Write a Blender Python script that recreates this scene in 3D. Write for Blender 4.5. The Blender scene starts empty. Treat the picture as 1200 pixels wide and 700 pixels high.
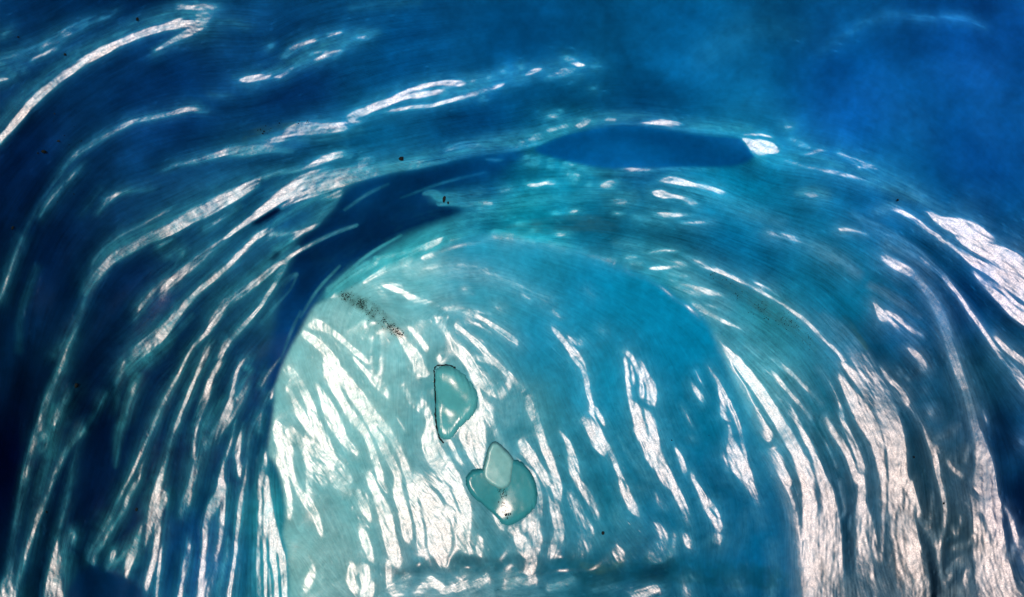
import bpy, math, random
import numpy as np

# ---------------------------------------------------------------- camera, sky, sun, exposure
scene = bpy.context.scene
COL = scene.collection
CAM = np.array((0.0, 0.0, 1.7))
T = 0.62                                   # tangent of half the horizontal field of view
SUN_EL, SUN_AZ = math.radians(5.0), math.radians(2.5)   # low sun behind the camera, shining into the cave
cam_data = bpy.data.cameras.new("camera")
cam = bpy.data.objects.new("camera", cam_data)
COL.objects.link(cam)
cam.location = CAM
cam.rotation_euler = (math.radians(90), 0, 0)
cam_data.sensor_fit = 'HORIZONTAL'
cam_data.sensor_width = 36
cam_data.lens = 18 / T
cam_data.clip_start = 0.05
cam_data.clip_end = 2000
scene.camera = cam

world = bpy.data.worlds.new("World")
scene.world = world
world.use_nodes = True
wn = world.node_tree
wn.nodes.clear()
w_out = wn.nodes.new("ShaderNodeOutputWorld")
w_bg = wn.nodes.new("ShaderNodeBackground")
w_sky = wn.nodes.new("ShaderNodeTexSky")
w_sky.sky_type = 'NISHITA'
w_sky.sun_disc = False
w_sky.sun_elevation = SUN_EL
w_sky.sun_rotation = math.pi - SUN_AZ       # the sun stands behind the camera (-Y)
w_bg.inputs[1].default_value = 0.09
wn.links.new(w_sky.outputs[0], w_bg.inputs[0])
wn.links.new(w_bg.outputs[0], w_out.inputs[0])

SUN_DIR = np.array((math.sin(SUN_AZ) * math.cos(SUN_EL), -math.cos(SUN_AZ) * math.cos(SUN_EL), math.sin(SUN_EL)))
sun_data = bpy.data.lights.new("sun", 'SUN')
sun_data.energy = 5.0
sun_data.angle = math.radians(0.5)
sun_data.color = (1.0, 0.75, 0.655)
sun = bpy.data.objects.new("sun", sun_data)
COL.objects.link(sun)
from mathutils import Vector
sun.rotation_euler = Vector((-SUN_DIR).tolist()).to_track_quat('-Z', 'Y').to_euler()

scene.view_settings.view_transform = 'Standard'
scene.view_settings.look = 'None'
scene.view_settings.exposure = 0.30
scene.view_settings.gamma = 1.0
scene.cycles.max_bounces = 6
scene.cycles.diffuse_bounces = 3
scene.cycles.glossy_bounces = 0
scene.cycles.caustics_reflective = False
scene.cycles.caustics_refractive = False
scene.cycles.sample_clamp_indirect = 4.0
STROKES_THROAT = """
1: 0,166,6,.85 22,140,7,.9 46,114,7,.9 70,94,7,.9 96,75,7,.92 118,63,7,.92 144,50,6,.9 170,40,6,.9 192,33,7,.9 210,30,9,.9 226,31,8,.9
2: 0,150,22,.3 40,108,24,.3 90,68,24,.32 150,38,22,.32 200,20,24,.36 240,12,24,.4
-1: 182,59,2,.75 200,48,3,.85 215,40,6,.92 228,32,10,.95 235,20,13,.9 230,8,8,.8
0: 210,8,6,.7 222,9,4,.7
0: 234,8,6,.75 252,8,4,.8
0: 0,68,5,.4 15,64,6,.6 45,57,7,.65 60,50,8,.6 78,38,8,.62 95,30,6,.6 110,22,5,.5 125,20,3,.4 137,12,3,.3
2: 0,68,14,.25 60,50,16,.28 110,24,16,.22 137,12,12,.15
0: 38,70,3,.55 50,64,3,.6 65,57,3,.5
0: 0,75,5,.6 3,77,5,.6
0: 10,83,4,.55
0: 22,78,5,.55
0: 15,88,5,.6
0: 27,83,4,.55
0: 0,94,3,.6 8,93,3,.5
0: 5,40,3,.5 10,38,3,.45
1: 26,280,1.5,.15 40,252,2,.2 60,220,2,.3 80,192,2.5,.45 92,180,4,.55 110,168,4,.52 128,158,4,.62 145,148,4,.72 160,142,3,.62 172,140,3,.72 200,134,3.5,.82 215,130,5,.87 228,129,4,.8 242,132,2,.4
0: 47,253,1.5,.3 55,240,2.5,.42 65,227,2.5,.52 80,211,2.5,.52 92,198,2,.42 100,188,2,.15
0: 95,252,2,.12 108,236,2,.2 118,222,2,.18
1: 115,250,1,.3 123,239,3,.52 130,233,5,.62 138,228,3,.55 148,225,2,.5 158,224,2,.3 180,222,4,.15
1: 192,200,2,.4 200,196,3,.45 215,192,3,.55 232,189,4,.75 252,183,5,.88 270,179,7,.92 290,178,9,.95 305,176,8,.92 322,176,5,.7 342,178,3,.35
2: 262,176,10,.3 300,168,18,.3 335,158,18,.3 380,158,20,.3 420,150,14,.25
0: 300,170,6,.4 325,163,5,.78 338,162,4,.7
1: 338,157,8,.7 360,153,11,.95 385,152,11,.96 400,151,8,.92 408,153,4,.5
0: 335,152,3,.6 350,146,3,.6 365,146,2,.5 390,147,2,.8 404,151,3,.8
0: 400,147,5,.4 417,144,4,.65 428,141,2,.3
1: 100,346,2,.5 104,338,5,.72 115,323,7,.72 130,306,8,.72 142,298,9,.78 158,290,8,.76 172,282,9,.76 185,277,10,.86 205,268,10,.88 225,256,11,.93 243,248,12,.96 262,237,12,.96 277,229,11,.92 290,221,10,.86 300,216,8,.72
2: 112,318,12,.28 130,295,22,.32 165,275,24,.32 205,258,22,.32 250,236,20,.34 290,215,18,.34
0: 107,320,2,.3 109,308,2,.37 117,296,2,.37 128,286,1.5,.3 138,278,1.5,.42 160,267,2,.47 195,248,2.5,.42 210,240,3,.25
0: 240,268,3,.5 252,261,3,.55 270,248,4,.55 280,242,3,.4
0: 188,288,3,.6 200,281,2,.5
1: 305,210,2,.7 325,204,3,.78 345,201,3,.82 360,197,3,.76 372,192,6,.92 385,186,7,.95 400,183,6,.92 410,184,4,.7
0: 425,189,8,.7 436,188,6,.5
1: 264,280,2,.72 280,268,4,.82 297,256,6,.92 315,243,8,.96 333,230,10,.96 350,219,13,.96 365,209,13,.96 382,203,9,.9
1: 350,228,12,.8 375,218,18,.92 400,211,16,.96 420,206,13,.96 440,202,10,.96 465,197,8,.96 490,194,7,.92 505,192,5,.88 525,188,4,.66
1: 505,192,4,.6 525,188,4,.55 560,180,5,.46 600,176,4,.5 625,170,4,.52 640,164,4,.52 660,157,4,.5 690,150,6,.45 715,146,6,.48 740,145,5,.48 760,147,5,.55 790,152,5,.5 830,157,6,.42 870,160,5,.42
2: 420,198,14,.3 505,184,18,.32 560,172,22,.36 620,162,20,.36 690,142,16,.36 740,138,14,.36 790,144,14,.34 850,150,14,.34 880,152,10,.3
0: 330,243,3,.6 345,234,6,.8 358,227,10,.86 368,227,8,.7
0: 375,220,12,.8 390,228,10,.86 397,225,6,.7
0: 400,226,3,.6 388,242,6,.52 378,252,6,.52 372,262,4,.62 362,269,3,.62 350,273,3,.72 338,274,2,.72 325,275,2,.76 316,273,4,.8
0: 294,281,2,.6 305,274,4,.72 316,270,5,.72 318,274,4,.8
2: 316,270,3,.4 325,260,8,.4 340,250,9,.4 355,240,9,.4 370,232,8,.4
0: 344,279,5,.7 352,273,5,.7 362,268,3,.6
1: 242,392,5,.62 250,380,7,.62 258,366,9,.62 270,353,10,.62 285,343,8,.64 298,334,6,.78 312,323,5,.82 325,313,5,.78 335,306,4,.82 345,298,3,.86 360,290,2.5,.82 375,282,2,.86 395,273,2,.86 418,265,1.5,.8
0: 335,302,4,.55 342,297,5,.55 350,290,3,.45
2: 325,292,12,.35 343,282,10,.42 300,320,12,.25 270,345,14,.3
1: 258,420,5,.7 265,405,6,.82 275,394,4,.82 290,378,3,.86 302,364,3,.86 312,350,3.5,.82 320,338,3.5,.86 326,326,4,.82 332,315,5,.72 336,307,4,.7
0: 308,376,1,.3 320,362,1.2,.42 333,348,1.2,.42 341,338,1.2,.42 347,325,1.5,.5 347,322,3,.58 340,326,5,.5 332,332,5,.35
1: 186,401,6,.9 190,394,9,1 198,383,8,1 208,370,6,.96 220,356,5,.92 235,340,4,.88 255,324,3.5,.82 268,312,3.5,.82 280,300,4,.78 290,290,4,.82 300,280,3,.82 312,272,4,.76
0: 155,420,6,.58 165,407,9,.64 178,396,9,.6 186,388,8,.6
0: 168,413,6,.8 174,409,5,.8
2: 150,428,12,.38 170,415,22,.45 195,400,14,.32 205,390,10,.2 225,370,8,.14
0: 158,374,4,.4 162,364,4,.52 170,353,3,.57 180,341,3,.52 195,326,2.5,.37 205,312,2,.27 210,302,2,.3
0: 196,300,3,.42 205,295,5,.5 213,295,4,.62 213,300,3,.5
0: 185,348,3,.2 192,338,6,.6 201,330,7,.77 212,321,8,.64 225,311,8,.6 238,300,7,.55 252,290,6,.5 268,278,5,.5 285,264,4,.5
2: 190,342,10,.22 230,308,16,.26 275,272,14,.24
0: 0,350,2,.55 5,338,2.5,.57 10,322,2.5,.57 17,304,2.5,.52 22,290,2,.45 26,280,2,.4
2: 22,410,8,.1 24,370,8,.12 33,340,10,.12 42,315,10,.1
0: 100,346,1.5,.37 96,362,1.5,.32 90,378,2,.27 80,393,2,.27 70,408,2,.32 63,417,2,.35
0: 74,421,2,.6 80,405,2,.57 86,393,2,.52 90,383,2,.3
1: 74,421,3,.62 68,436,4,.68 60,455,5,.64 54,470,6,.64 48,490,6,.68 42,508,6,.64 36,528,5,.62 31,545,4,.57 27,562,4,.57 22,590,4,.46 18,615,4,.36 14,640,5,.32 10,670,7,.42 8,685,13,.68 6,700,16,.8 5,712,16,.8
0: 72,477,5,.6 65,490,6,.88 62,496,5,.8
0: 52,512,7,.76 55,516,5,.7
0: 50,527,5,.64 54,523,4,.7
0: 75,472,3,.5 80,460,6,.3 90,455,6,.2
2: 62,480,16,.3 58,505,20,.36 58,535,22,.28 50,570,22,.2 42,610,22,.15
-1: 98,505,3,.62 92,512,4,.57 84,520,4,.52 77,530,4,.57 70,545,4,.62 64,558,4,.68 58,575,4,.62 50,595,4,.62 43,615,3,.62 36,636,3,.67 30,655,3,.67 24,675,3,.62 19,690,4,.4 16,704,5,.4
0: 46,620,2,.25 42,640,3,.25 36,660,4,.2 32,690,5,.15
0: 98,505,1,.2 103,497,1,.25 112,485,1,.2 120,468,2,.42 125,462,2,.37
0: 94,515,1,.2 88,535,1.2,.22 83,560,1.5,.37 78,585,1.5,.42 73,605,1.5,.42 68,625,2,.5 66,640,3,.6
1: 66,640,5,.7 64,655,8,.9 60,675,9,.96 56,700,9,.96 54,712,9,.96
2: 75,640,12,.34 76,660,22,.3 72,690,22,.24
0: 75,640,8,.5 80,632,6,.56 86,626,3,.72 85,636,3,.6
0: 68,675,3,.6 70,690,5,.72 72,704,4,.6
0: 103,656,2,.42 108,645,3,.52 115,635,5,.58 121,622,4,.62 127,611,4,.62 133,600,2,.42
0: 109,660,3,.72 112,648,3,.56 122,635,3,.56 128,622,3,.62 138,608,3,.62 145,598,3,.62 150,582,3,.62 157,570,3.5,.56 163,560,3,.5 166,545,3,.42 172,530,3,.3 180,505,5,.12
0: 130,608,1,.5 140,584,2,.57 152,560,2,.62 158,547,2,.67 170,520,2,.72 180,498,2,.72 190,475,2,.72 200,455,2,.72 210,437,2,.67 218,421,2,.62 225,408,2,.62 238,394,3,.62
2: 150,432,16,.32 160,424,18,.36 172,421,16,.4
0: 146,425,3,.52 142,437,4,.46 138,450,4,.42 137,465,4,.36 138,480,4,.25
2: 160,440,12,.3 155,458,12,.34 150,475,12,.36 146,490,11,.34 140,505,10,.3 137,525,8,.26 136,545,6,.2
0: 158,450,4,.5 152,468,4,.55 148,485,4,.5
0: 188,562,4,.86 191,550,2.5,.72 197,530,1.5,.52 206,500,2,.72 212,485,2,.82 220,465,2.5,.82 228,445,2.5,.82 235,430,4,.76 240,418,6,.7 245,402,5,.62
1: 258,424,5,.72 248,440,5,.78 243,455,6,.72 237,472,7,.66 231,492,6,.62 228,505,4,.56 227,520,3,.52 226,535,4,.52
0: 230,500,4,.72 228,515,4,.66
0: 238,510,4,.72 240,520,4,.72
0: 226,562,6,.78 230,545,6,.78 236,532,6,.66 242,522,5,.62 252,507,6,.72 262,492,7,.78 268,478,6,.78 272,464,4,.72 274,450,3,.62 277,438,3,.57 283,426,4,.57 290,420,4,.5
2: 285,430,12,.34 290,440,10,.26 240,495,14,.3 236,530,14,.25
0: 276,466,2,.6 280,466,3,.6 287,458,3,.56 291,447,2,.4
0: 246,522,2,.5 262,503,3,.56 272,490,2,.56 280,475,2,.5 290,455,2,.4
0: 243,508,5,.42 244,490,4,.42 246,470,4,.32
0: 226,560,5,.82 221,575,5,.76 217,588,5,.7 212,602,3,.5
0: 224,578,3,.72 220,592,4,.6
0: 188,560,4,.86 184,575,5,.88 180,590,6,.88 177,608,5,.82 174,622,4,.62 170,638,3,.4
0: 193,580,5,.86 190,588,9,.92 187,598,7,.78 185,612,5,.72 184,630,5,.78 182,650,5,.78 178,665,5,.78 174,680,4,.86 172,690,4,.7
0: 189,640,2,.56 187,660,2,.62 185,680,2,.72 183,704,2,.62
2: 186,605,14,.32 184,640,14,.28 178,675,14,.2
0: 148,676,3,.5 150,662,6,.88 154,650,8,.93 159,638,5,.88 163,626,2,.6 168,612,1.5,.35 176,590,1,.25
0: 126,664,4,.6 132,660,4,.82 140,656,3,.82 146,650,3,.86 150,646,2,.7
0: 133,648,5,.88 132,655,5,.92 131,660,4,.8
0: 120,668,5,.3 130,667,4,.42
0: 210,704,4,.72 213,685,4,.62 216,670,5,.62 219,655,6,.68 222,645,4,.56 220,630,2,.3
2: 216,670,12,.25 222,640,8,.2
-1: 232,704,4,.82 235,680,4,.82 237,655,4,.78 239,635,4,.78 240,615,4,.78 244,600,7,.88 251,588,9,.96 258,575,9,.93 258,562,5,.8 261,545,2,.6 267,528,1.5,.56 272,510,1.5,.5 276,492,1.5,.4
0: 258,570,6,.86 262,585,4,.86 261,600,4,.82 259,625,4,.72 254,650,5,.66 250,670,7,.62 244,690,8,.62 242,704,8,.66
2: 268,632,8,.4 264,655,10,.4 258,680,12,.36 254,704,12,.36
0: 268,632,4,.5 265,655,4,.45 260,680,5,.42 258,704,5,.5
0: 268,704,3,.78 271,680,3,.78 275,655,2.5,.78 277,630,2.5,.78 280,605,3,.72 283,580,3,.62 287,565,2,.52 290,540,1.5,.42 292,515,1.5,.36 296,500,1.5,.36 300,495,2,.42 303,490,3,.62 305,485,2,.42
0: 277,704,1,.3 280,670,1.5,.36 282,650,1.5,.3
0: 292,704,1,.36 296,660,1.5,.32 298,620,2,.36
0: 281,557,2,.72 280,545,4,.78 278,532,5,.72 280,518,4,.62 284,498,2,.3
0: 305,704,4,.5 303,680,4,.72 302,660,4,.72 303,635,4,.72 305,600,4,.78 304,580,4,.78 304,570,4,.82 307,555,4,.82 310,545,4,.78 312,530,2,.5
0: 311,704,2,.72 311,670,2,.82 310,640,2.5,.88 311,600,3,.88 312,580,5,.88 313,565,4,.82 313,560,3,.7
0: 313,575,4,.88 316,600,7,.93 320,625,10,.88 324,645,13,.88 326,665,15,.78 327,704,17,.72
0: 316,660,2,-.6 319,680,2,-.6 320,704,2,-.5
0: 325,650,1.5,-.5 329,704,2,-.5
0: 318,466,3,.6 321,455,2,.56 324,450,1,.5
0: 306,452,1.5,.62 315,437,2,.68 322,428,1.5,.62 328,420,1,.5
0: 303,505,3,.4 305,487,3,.6 308,478,2,.32 313,466,3,.52 319,458,2,.52
0: 283,94,3,.82 290,93,6,.88 302,91,6,.82 315,88,6,.62
2: 275,91,8,.2 300,90,11,.34 325,84,15,.36 345,74,17,.38 370,60,24,.42 400,50,22,.4 425,42,18,.36 442,38,10,.25
0: 334,66,4,.72 342,58,6,.78 355,52,4,.78 370,47,3,.72
0: 365,62,2,.62 385,61,2,.62
0: 370,70,3,.68 380,66,3,.72 392,62,5,.78 400,60,3,.62
0: 385,42,3,.58 400,38,2,.58
0: 322,91,2,.6 330,89,3,.72 342,80,3,.6
0: 420,44,3,.6 432,44,4,.6
0: 255,28,3,.3 268,25,2,.36 290,32,2,.25
0: 317,54,3,.55
2: 412,10,10,.14 440,6,12,.18 490,3,10,.16
0: 247,112,2,.25 270,112,2,.2
2: 240,20,18,.3 255,25,12,.25
0: 412,138,8,.82 420,133,8,.88 440,127,4,.82 455,122,4,.88 475,114,4,.92 490,112,5,.92 515,108,4,.88
0: 430,125,2,.6 455,117,2.5,.72 480,106,3,.78 500,100,4,.82 520,97,5,.78 540,98,6,.82
1: 450,133,3,.5 480,127,3,.72 505,125,3,.76 530,118,3,.68 560,110,5,.62 578,104,4,.62 590,100,2,.72
2: 395,142,8,.24 430,128,22,.34 480,113,30,.38 530,104,28,.38 580,94,22,.3 630,84,20,.22 662,76,18,.22
0: 573,91,4,.82
0: 554,95,3,.62
0: 589,84,3,.82
0: 610,79,3,.72
0: 588,99,3,.76
0: 565,114,2,.6
0: 616,88,2,.52 625,84,4,.72 634,81,2,.62
0: 664,68,3,.72 670,72,6,.88 676,75,4,.88 684,77,2,.72
0: 650,88,4,.6 660,85,7,.72 670,81,7,.77
0: 695,78,4,.72
0: 644,89,3,.62
0: 695,104,2,.52
0: 679,88,2,.52
0: 644,136,4,.88 653,136,4,.82
0: 656,130,2,.52
0: 522,176,3,.62 535,172,5,.68 550,170,6,.62 565,173,5,.57 575,175,2,.52
2: 515,180,12,.25 545,172,15,.34 575,174,10,.28
0: 611,168,5,.82
0: 623,164,6,.82 632,159,6,.78
0: 643,153,4,.78 652,151,3,.72
0: 655,150,4,.72 663,148,4,.72
0: 679,148,5,.88 685,143,7,.92 688,141,5,.82
0: 712,140,4,.82 720,141,4,.82
0: 600,172,4,.52
0: 758,144,4,.82 775,143,6,.88 798,146,4,.72
0: 872,163,3,.92 880,168,7,1 888,175,11,1 900,175,9,1 910,178,3,.92
0: 886,165,3,.8 900,168,4,.8 910,174,2,.6
0: 872,158,2,.56 890,158,2,.62 905,161,1.5,.52
0: 922,149,3,.72 927,149,2,.62
0: 928,163,3,.52 940,170,5,.68 947,174,4,.68
0: 940,183,3,.42 955,178,4,.52 966,176,3,.42
2: 870,160,10,.28 910,185,16,.28 940,182,18,.3 990,198,18,.32 1050,224,16,.32 1090,240,14,.28 1115,252,12,.18
0: 983,180,3,.52 1000,188,5,.6 1015,194,6,.64 1025,197,4,.64
1: 1020,197,8,.45 1040,208,9,.5 1060,220,9,.5 1080,230,7,.45 1095,240,4,.3
0: 920,188,3,.42 950,196,3,.46 985,204,3,.46 1010,209,4,.5 1030,214,3,.4
0: 1006,197,3,.72
0: 1030,248,4,.6 1045,243,6,.66 1060,250,4,.62 1075,260,4,.56 1088,270,3,.72 1098,276,3,.82 1103,281,3,.86 1115,288,2,.82 1125,296,2.5,.88
0: 1090,250,3,.92 1100,258,7,1 1115,263,13,1 1130,268,17,1 1150,278,15,.95 1160,282,10,.7
0: 1125,279,6,1 1145,290,11,1 1165,297,15,1 1185,307,20,1 1205,320,24,1 1230,335,26,1
1: 1125,296,3,.92 1140,308,7,.96 1160,318,9,1 1180,332,13,1 1205,348,15,1 1230,365,16,1
2: 1165,285,14,.4 1185,298,16,.4 1205,310,18,.4
1: 1141,319,2,.92 1150,330,4,1 1165,345,6,1 1180,360,9,1 1195,372,11,1 1212,384,11,1
0: 1158,330,3,.62 1175,340,3,.72 1190,355,3,.82 1200,362,4,.82
0: 1167,396,3,.92 1178,408,4,.96 1190,417,5,.96 1205,428,5,.96
0: 1180,425,6,.6 1190,437,8,.66 1205,455,9,.66
-1: 1000,250,4,.3 1015,260,6,.42 1035,270,9,.46 1055,284,10,.5 1075,297,9,.54 1090,310,7,.6 1105,322,4,.66 1112,331,4,.72 1122,343,3,.72 1135,362,3,.72 1145,376,3,.77 1155,390,3,.77 1165,405,4,.77 1175,418,5,.72
2: 1040,285,20,.3 1075,306,20,.3 1095,325,14,.22
0: 1037,303,7,.78 1050,310,9,.88 1063,318,8,.92 1072,324,5,.92 1080,333,5,.88 1090,346,6,.92 1099,362,7,.96 1106,380,8,.96 1112,400,7,.96 1117,418,7,.94 1125,440,7,.88 1132,460,6,.84 1138,480,6,.88 1144,500,7,.92
-1: 1144,500,6,.92 1150,520,11,.92 1155,540,15,.92 1157,560,20,.92 1156,580,28,.9 1160,600,30,.93 1162,620,28,.95 1165,645,30,.95 1168,668,34,.95 1172,692,40,.95 1175,712,44,.95
0: 1138,575,6,-.55 1145,582,6,-.4
0: 1150,605,5,-.35 1158,625,4,-.35 1164,640,4,-.3
0: 1178,595,2,.92 1186,612,4,.92 1190,628,5,.82 1196,645,6,.72 1205,660,8,.62
0: 1184,655,4,.9 1189,640,3,.72
0: 1196,636,4,.82 1206,634,3,.72
0: 1188,690,16,.8 1210,695,22,.8
0: 1025,355,2,.92 1031,366,6,1 1035,372,8,1
0: 1038,366,4,.82 1048,370,3,.82 1058,378,4,.76 1070,388,5,.66 1080,393,3,.5
0: 1042,374,4,.8
0: 1045,378,3,.52 1060,390,5,.52 1075,402,4,.4
0: 1066,408,3,.88 1072,414,6,.92 1078,420,6,.92 1082,430,7,.9
2: 1020,335,8,.28 1035,342,12,.3 1055,355,12,.26 1078,370,10,.2
0: 900,272,3,.6 915,276,5,.64 935,281,5,.58 955,290,7,.42 975,300,9,.4 995,315,8,.36
2: 950,288,16,.25 980,303,18,.3 1005,322,12,.25
2: 935,227,8,.35 950,225,14,.4 967,228,12,.35
0: 945,226,5,.6 955,228,6,.58
0: 985,269,3,.72 1000,270,2,.6 1015,275,2,.4
0: 617,184,3,.72
0: 618,192,2,.6
0: 626,190,7,.77
0: 645,188,4,.62
0: 645,196,4,.62
0: 663,193,5,.77 670,194,3,.72
0: 668,204,6,.92 674,208,8,.92 673,213,4,.82
0: 620,217,3,.82 630,217,3,.88 640,214,3,.72 648,214,6,.77
0: 708,218,6,.92 716,216,8,.92
0: 690,217,3,.6
0: 570,187,2,.4 580,188,3,.45 588,188,2,.4
0: 718,235,4,.72
0: 590,222,5,.52 600,221,4,.52
0: 553,228,5,.52 562,227,4,.52
2: 672,192,8,.34 690,200,12,.32 705,203,8,.3 730,200,8,.3
0: 725,199,3,.42 742,199,4,.64 755,199,4,.6 775,198,2,.42 800,197,2,.35 840,197,2,.25
0: 774,212,4,.72 790,211,7,.88 805,215,5,.82 815,217,3,.62 830,220,4,.62 842,224,4,.68 852,228,3,.4
0: 768,226,5,.88 775,228,8,.88 788,230,4,.82 800,232,3,.72 806,235,6,.82 815,239,4,.72
0: 720,236,6,.88 730,237,6,.88 735,239,4,.6
0: 767,251,4,.82 780,252,5,.88 795,252,4,.78 812,252,2,.4
0: 800,261,3,.62 810,261,3,.68 822,261,3,.62 835,260,2,.4
0: 745,254,3,.42 765,258,3,.52 780,262,2,.36
0: 720,250,2,.62 728,251,2,.52
2: 790,215,14,.24 830,228,20,.26 870,245,20,.24 915,262,16,.2
0: 497,227,2,.62 505,226,4,.88 512,229,6,.97 517,235,5,.97 520,238,3,.8
0: 515,238,4,.92 530,238,4,.84 545,239,5,.84 560,238,4,.88 575,239,3,.72
0: 525,230,6,.56 545,231,6,.52
0: 562,244,5,.76 570,248,6,.76
0: 609,263,5,.66
0: 650,250,3,.62 655,250,2,.52
0: 670,249,3,.77 676,247,2,.72
0: 624,271,3,.52
0: 653,275,4,.82 662,275,3,.77
2: 500,272,14,.28 530,260,22,.32 570,250,26,.36 620,235,24,.3 665,232,18,.28 700,225,18,.26 740,232,18,.26
0: 385,340,5,.6 400,330,6,.6 415,320,7,.66 430,311,7,.72
0: 415,322,4,.82 432,313,5,.88 442,308,3,.72
0: 428,330,3,.72 440,322,4,.88 455,314,6,.82 470,308,6,.88 480,303,6,.82
0: 440,303,3,.6 455,301,3,.72 470,297,3,.72 490,293,7,.78 505,286,7,.88 515,281,6,.82
2: 385,345,14,.4 420,320,18,.4 460,304,16,.4 505,286,14,.36 560,270,10,.3
0: 497,303,4,.82 505,300,3,.72
0: 580,272,4,.78 595,276,5,.88 610,279,4,.72 625,283,3,.62
0: 632,281,3,.62 645,285,5,.88 658,288,5,.88 668,290,4,.72
0: 668,290,5,.4 690,297,6,.5 720,306,5,.5
0: 390,348,4,.6 393,345,5,.82
0: 758,297,2,.52 775,294,2,.72 792,294,2,.62
1: 800,300,4,.4 815,306,5,.62 825,312,5,.78 835,316,4,.72 850,322,3,.72 865,329,3,.68 880,336,3,.57 895,345,3,.52 905,350,3,.52 920,359,3,.62 935,370,3,.68 945,378,3,.68 955,388,3,.68 962,396,3,.62 980,412,3,.57 990,424,4,.52
0: 768,302,2,.42 785,306,2,.62 800,309,3,.78 802,312,3,.78 790,313,3,.72 775,314,2.5,.82 762,315,2,.62
0: 736,302,4,.68 745,302,3,.62
0: 740,308,4,.78 750,309,3,.78
0: 788,320,5,.88 795,322,5,.88 803,324,3,.78
0: 786,328,2,.52 800,333,2,.72 815,337,3,.78 828,341,4,.82 835,342,4,.68
0: 793,336,4,.82 803,340,4,.88 815,345,4,.88 820,347,3,.72
0: 815,340,5,.72 830,343,5,.72 846,346,3,.52
0: 813,356,3,.88 820,360,5,.92 828,366,4,.92 838,372,3,.78 850,378,3,.68 860,382,2,.52 875,388,2,.3
0: 825,357,2,.52 840,360,2,.52
2: 722,285,10,.26 745,290,14,.28 780,308,18,.3 820,335,18,.3 850,360,18,.24
0: 885,332,3,.52 905,342,4,.47 912,347,3,.4
-1: 965,372,8,.4 982,388,18,.45 995,400,20,.5 1005,412,18,.56 1012,425,22,.62 1020,442,24,.66 1031,460,22,.68 1040,480,20,.76 1047,500,19,.86 1052,520,18,.92 1054,540,17,.92 1055,560,20,.86 1056,580,24,.82 1058,600,26,.82 1062,630,28,.86 1068,655,30,.86 1074,680,30,.82 1077,712,30,.82
0: 985,442,4,.92 995,460,9,1 1005,475,14,1 1013,490,16,1 1022,505,14,1 1028,520,11,.96 1032,540,8,.88 1035,560,6,.86 1036,580,4,.82 1036,600,4,.82 1034,625,4,.82 1033,645,4,.86
0: 988,426,3,.82 1000,440,6,.88 1010,455,6,.88 1018,470,5,.82
0: 1033,432,2,.82 1040,443,4,.88 1050,452,4,.82 1058,460,5,.92 1062,470,6,1 1064,475,3,.92
0: 1043,460,10,.6 1055,468,6,.72
0: 1064,475,2,.6 1075,490,2,.52 1082,502,2,.62 1087,513,3,.82 1092,525,4,.88 1096,537,5,.92 1098,550,4,.92 1100,560,3,.9 1104,575,3,.88 1107,595,3,.88 1107,612,2.5,.88 1104,625,3,.88 1100,638,4,.88 1100,648,3,.88 1101,665,3,.88 1105,680,3,.82 1108,690,5,.88
0: 1095,522,4,.62 1100,530,3,.62
0: 1088,516,2,.52 1105,512,3,.46 1118,504,3,.42 1125,498,2,.36
0: 1068,565,3,.92 1072,585,4,.96 1078,605,6,.96 1086,618,6,.96 1094,630,5,.96 1098,642,4,.92
0: 1092,578,2,.52 1092,595,2.5,.57 1090,612,2.5,.62 1088,620,2,.62
0: 1097,595,4,.32 1098,610,5,.36 1097,625,5,.42
0: 1111,541,3,.92 1115,548,3,.88 1122,554,4,.82 1127,558,3,.72
0: 1130,540,3,.62 1134,530,4,.72 1137,523,3,.68
0: 1118,545,2,.52 1123,533,2,.42
0: 1131,585,6,.52 1133,590,3,.72
0: 1126,605,2,.62 1125,615,2,.68 1120,625,3,.78 1117,620,3,.72
0: 1118,642,3,.72 1128,640,4,.68 1136,638,4,.72 1141,628,3,.78 1142,645,4,.78 1142,660,4,.78
0: 1110,670,4,.82 1116,665,4,.88 1122,660,8,.92 1130,660,8,.92 1135,665,6,.82 1132,680,5,.82 1130,692,8,.86
0: 1106,677,3,.72 1111,679,4,.88 1115,672,3,.82
0: 1107,704,12,.92 1120,694,10,.92 1132,704,14,.92
0: 1140,690,12,.6
-1: 958,545,6,.85 965,562,9,.85 971,578,13,.88 974,600,17,.88 976,630,21,.88 974,660,28,.88 973,690,32,.88 972,712,36,.88
0: 1009,560,6,.92 1010,580,7,.96 1008,600,9,.96 1009,625,10,.96 1011,645,13,.96 1014,670,18,.88 1018,704,22,.82
0: 1012,590,4,.96 1018,610,6,.92 1024,635,7,.92 1030,655,8,.88
0: 1068,640,8,1 1074,655,10,1 1078,670,8,1 1080,690,8,.96
0: 1000,692,26,.72 1040,694,26,.68
0: 1046,660,5,-.6 1047,690,6,-.5
0: 1000,665,3,-.5 997,640,3,-.4
0: 838,395,2,.92 845,410,7,.96 853,425,9,1 862,440,8,1 868,452,7,.96 874,465,6,.88 880,478,7,.82 890,495,9,.78 900,510,9,.72
0: 850,410,5,.92 860,420,8,.92 870,433,10,.88 880,447,12,.82 890,462,12,.82 900,475,10,.88 908,488,10,.92 918,503,10,.96 928,520,10,.96 938,540,12,.92 946,560,14,.92
0: 857,424,1.5,-.7 868,442,2,-.6 880,458,2,-.6 895,480,2,-.5 908,500,2,-.5
0: 875,408,5,.46 890,416,7,.46 905,428,6,.42
0: 880,425,5,.45 905,435,7,.52 912,445,4,.68 925,460,3,.7 938,475,3,.66 950,490,3,.62
0: 905,420,4,.5 920,432,4,.56 935,445,3,.56 950,460,3,.52 962,472,2,.42
0: 912,462,6,.45 925,480,7,.6 932,490,5,.72 940,505,5,.88 948,520,5,.96 955,535,5,.92 960,548,6,.92 966,565,6,.92
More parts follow.
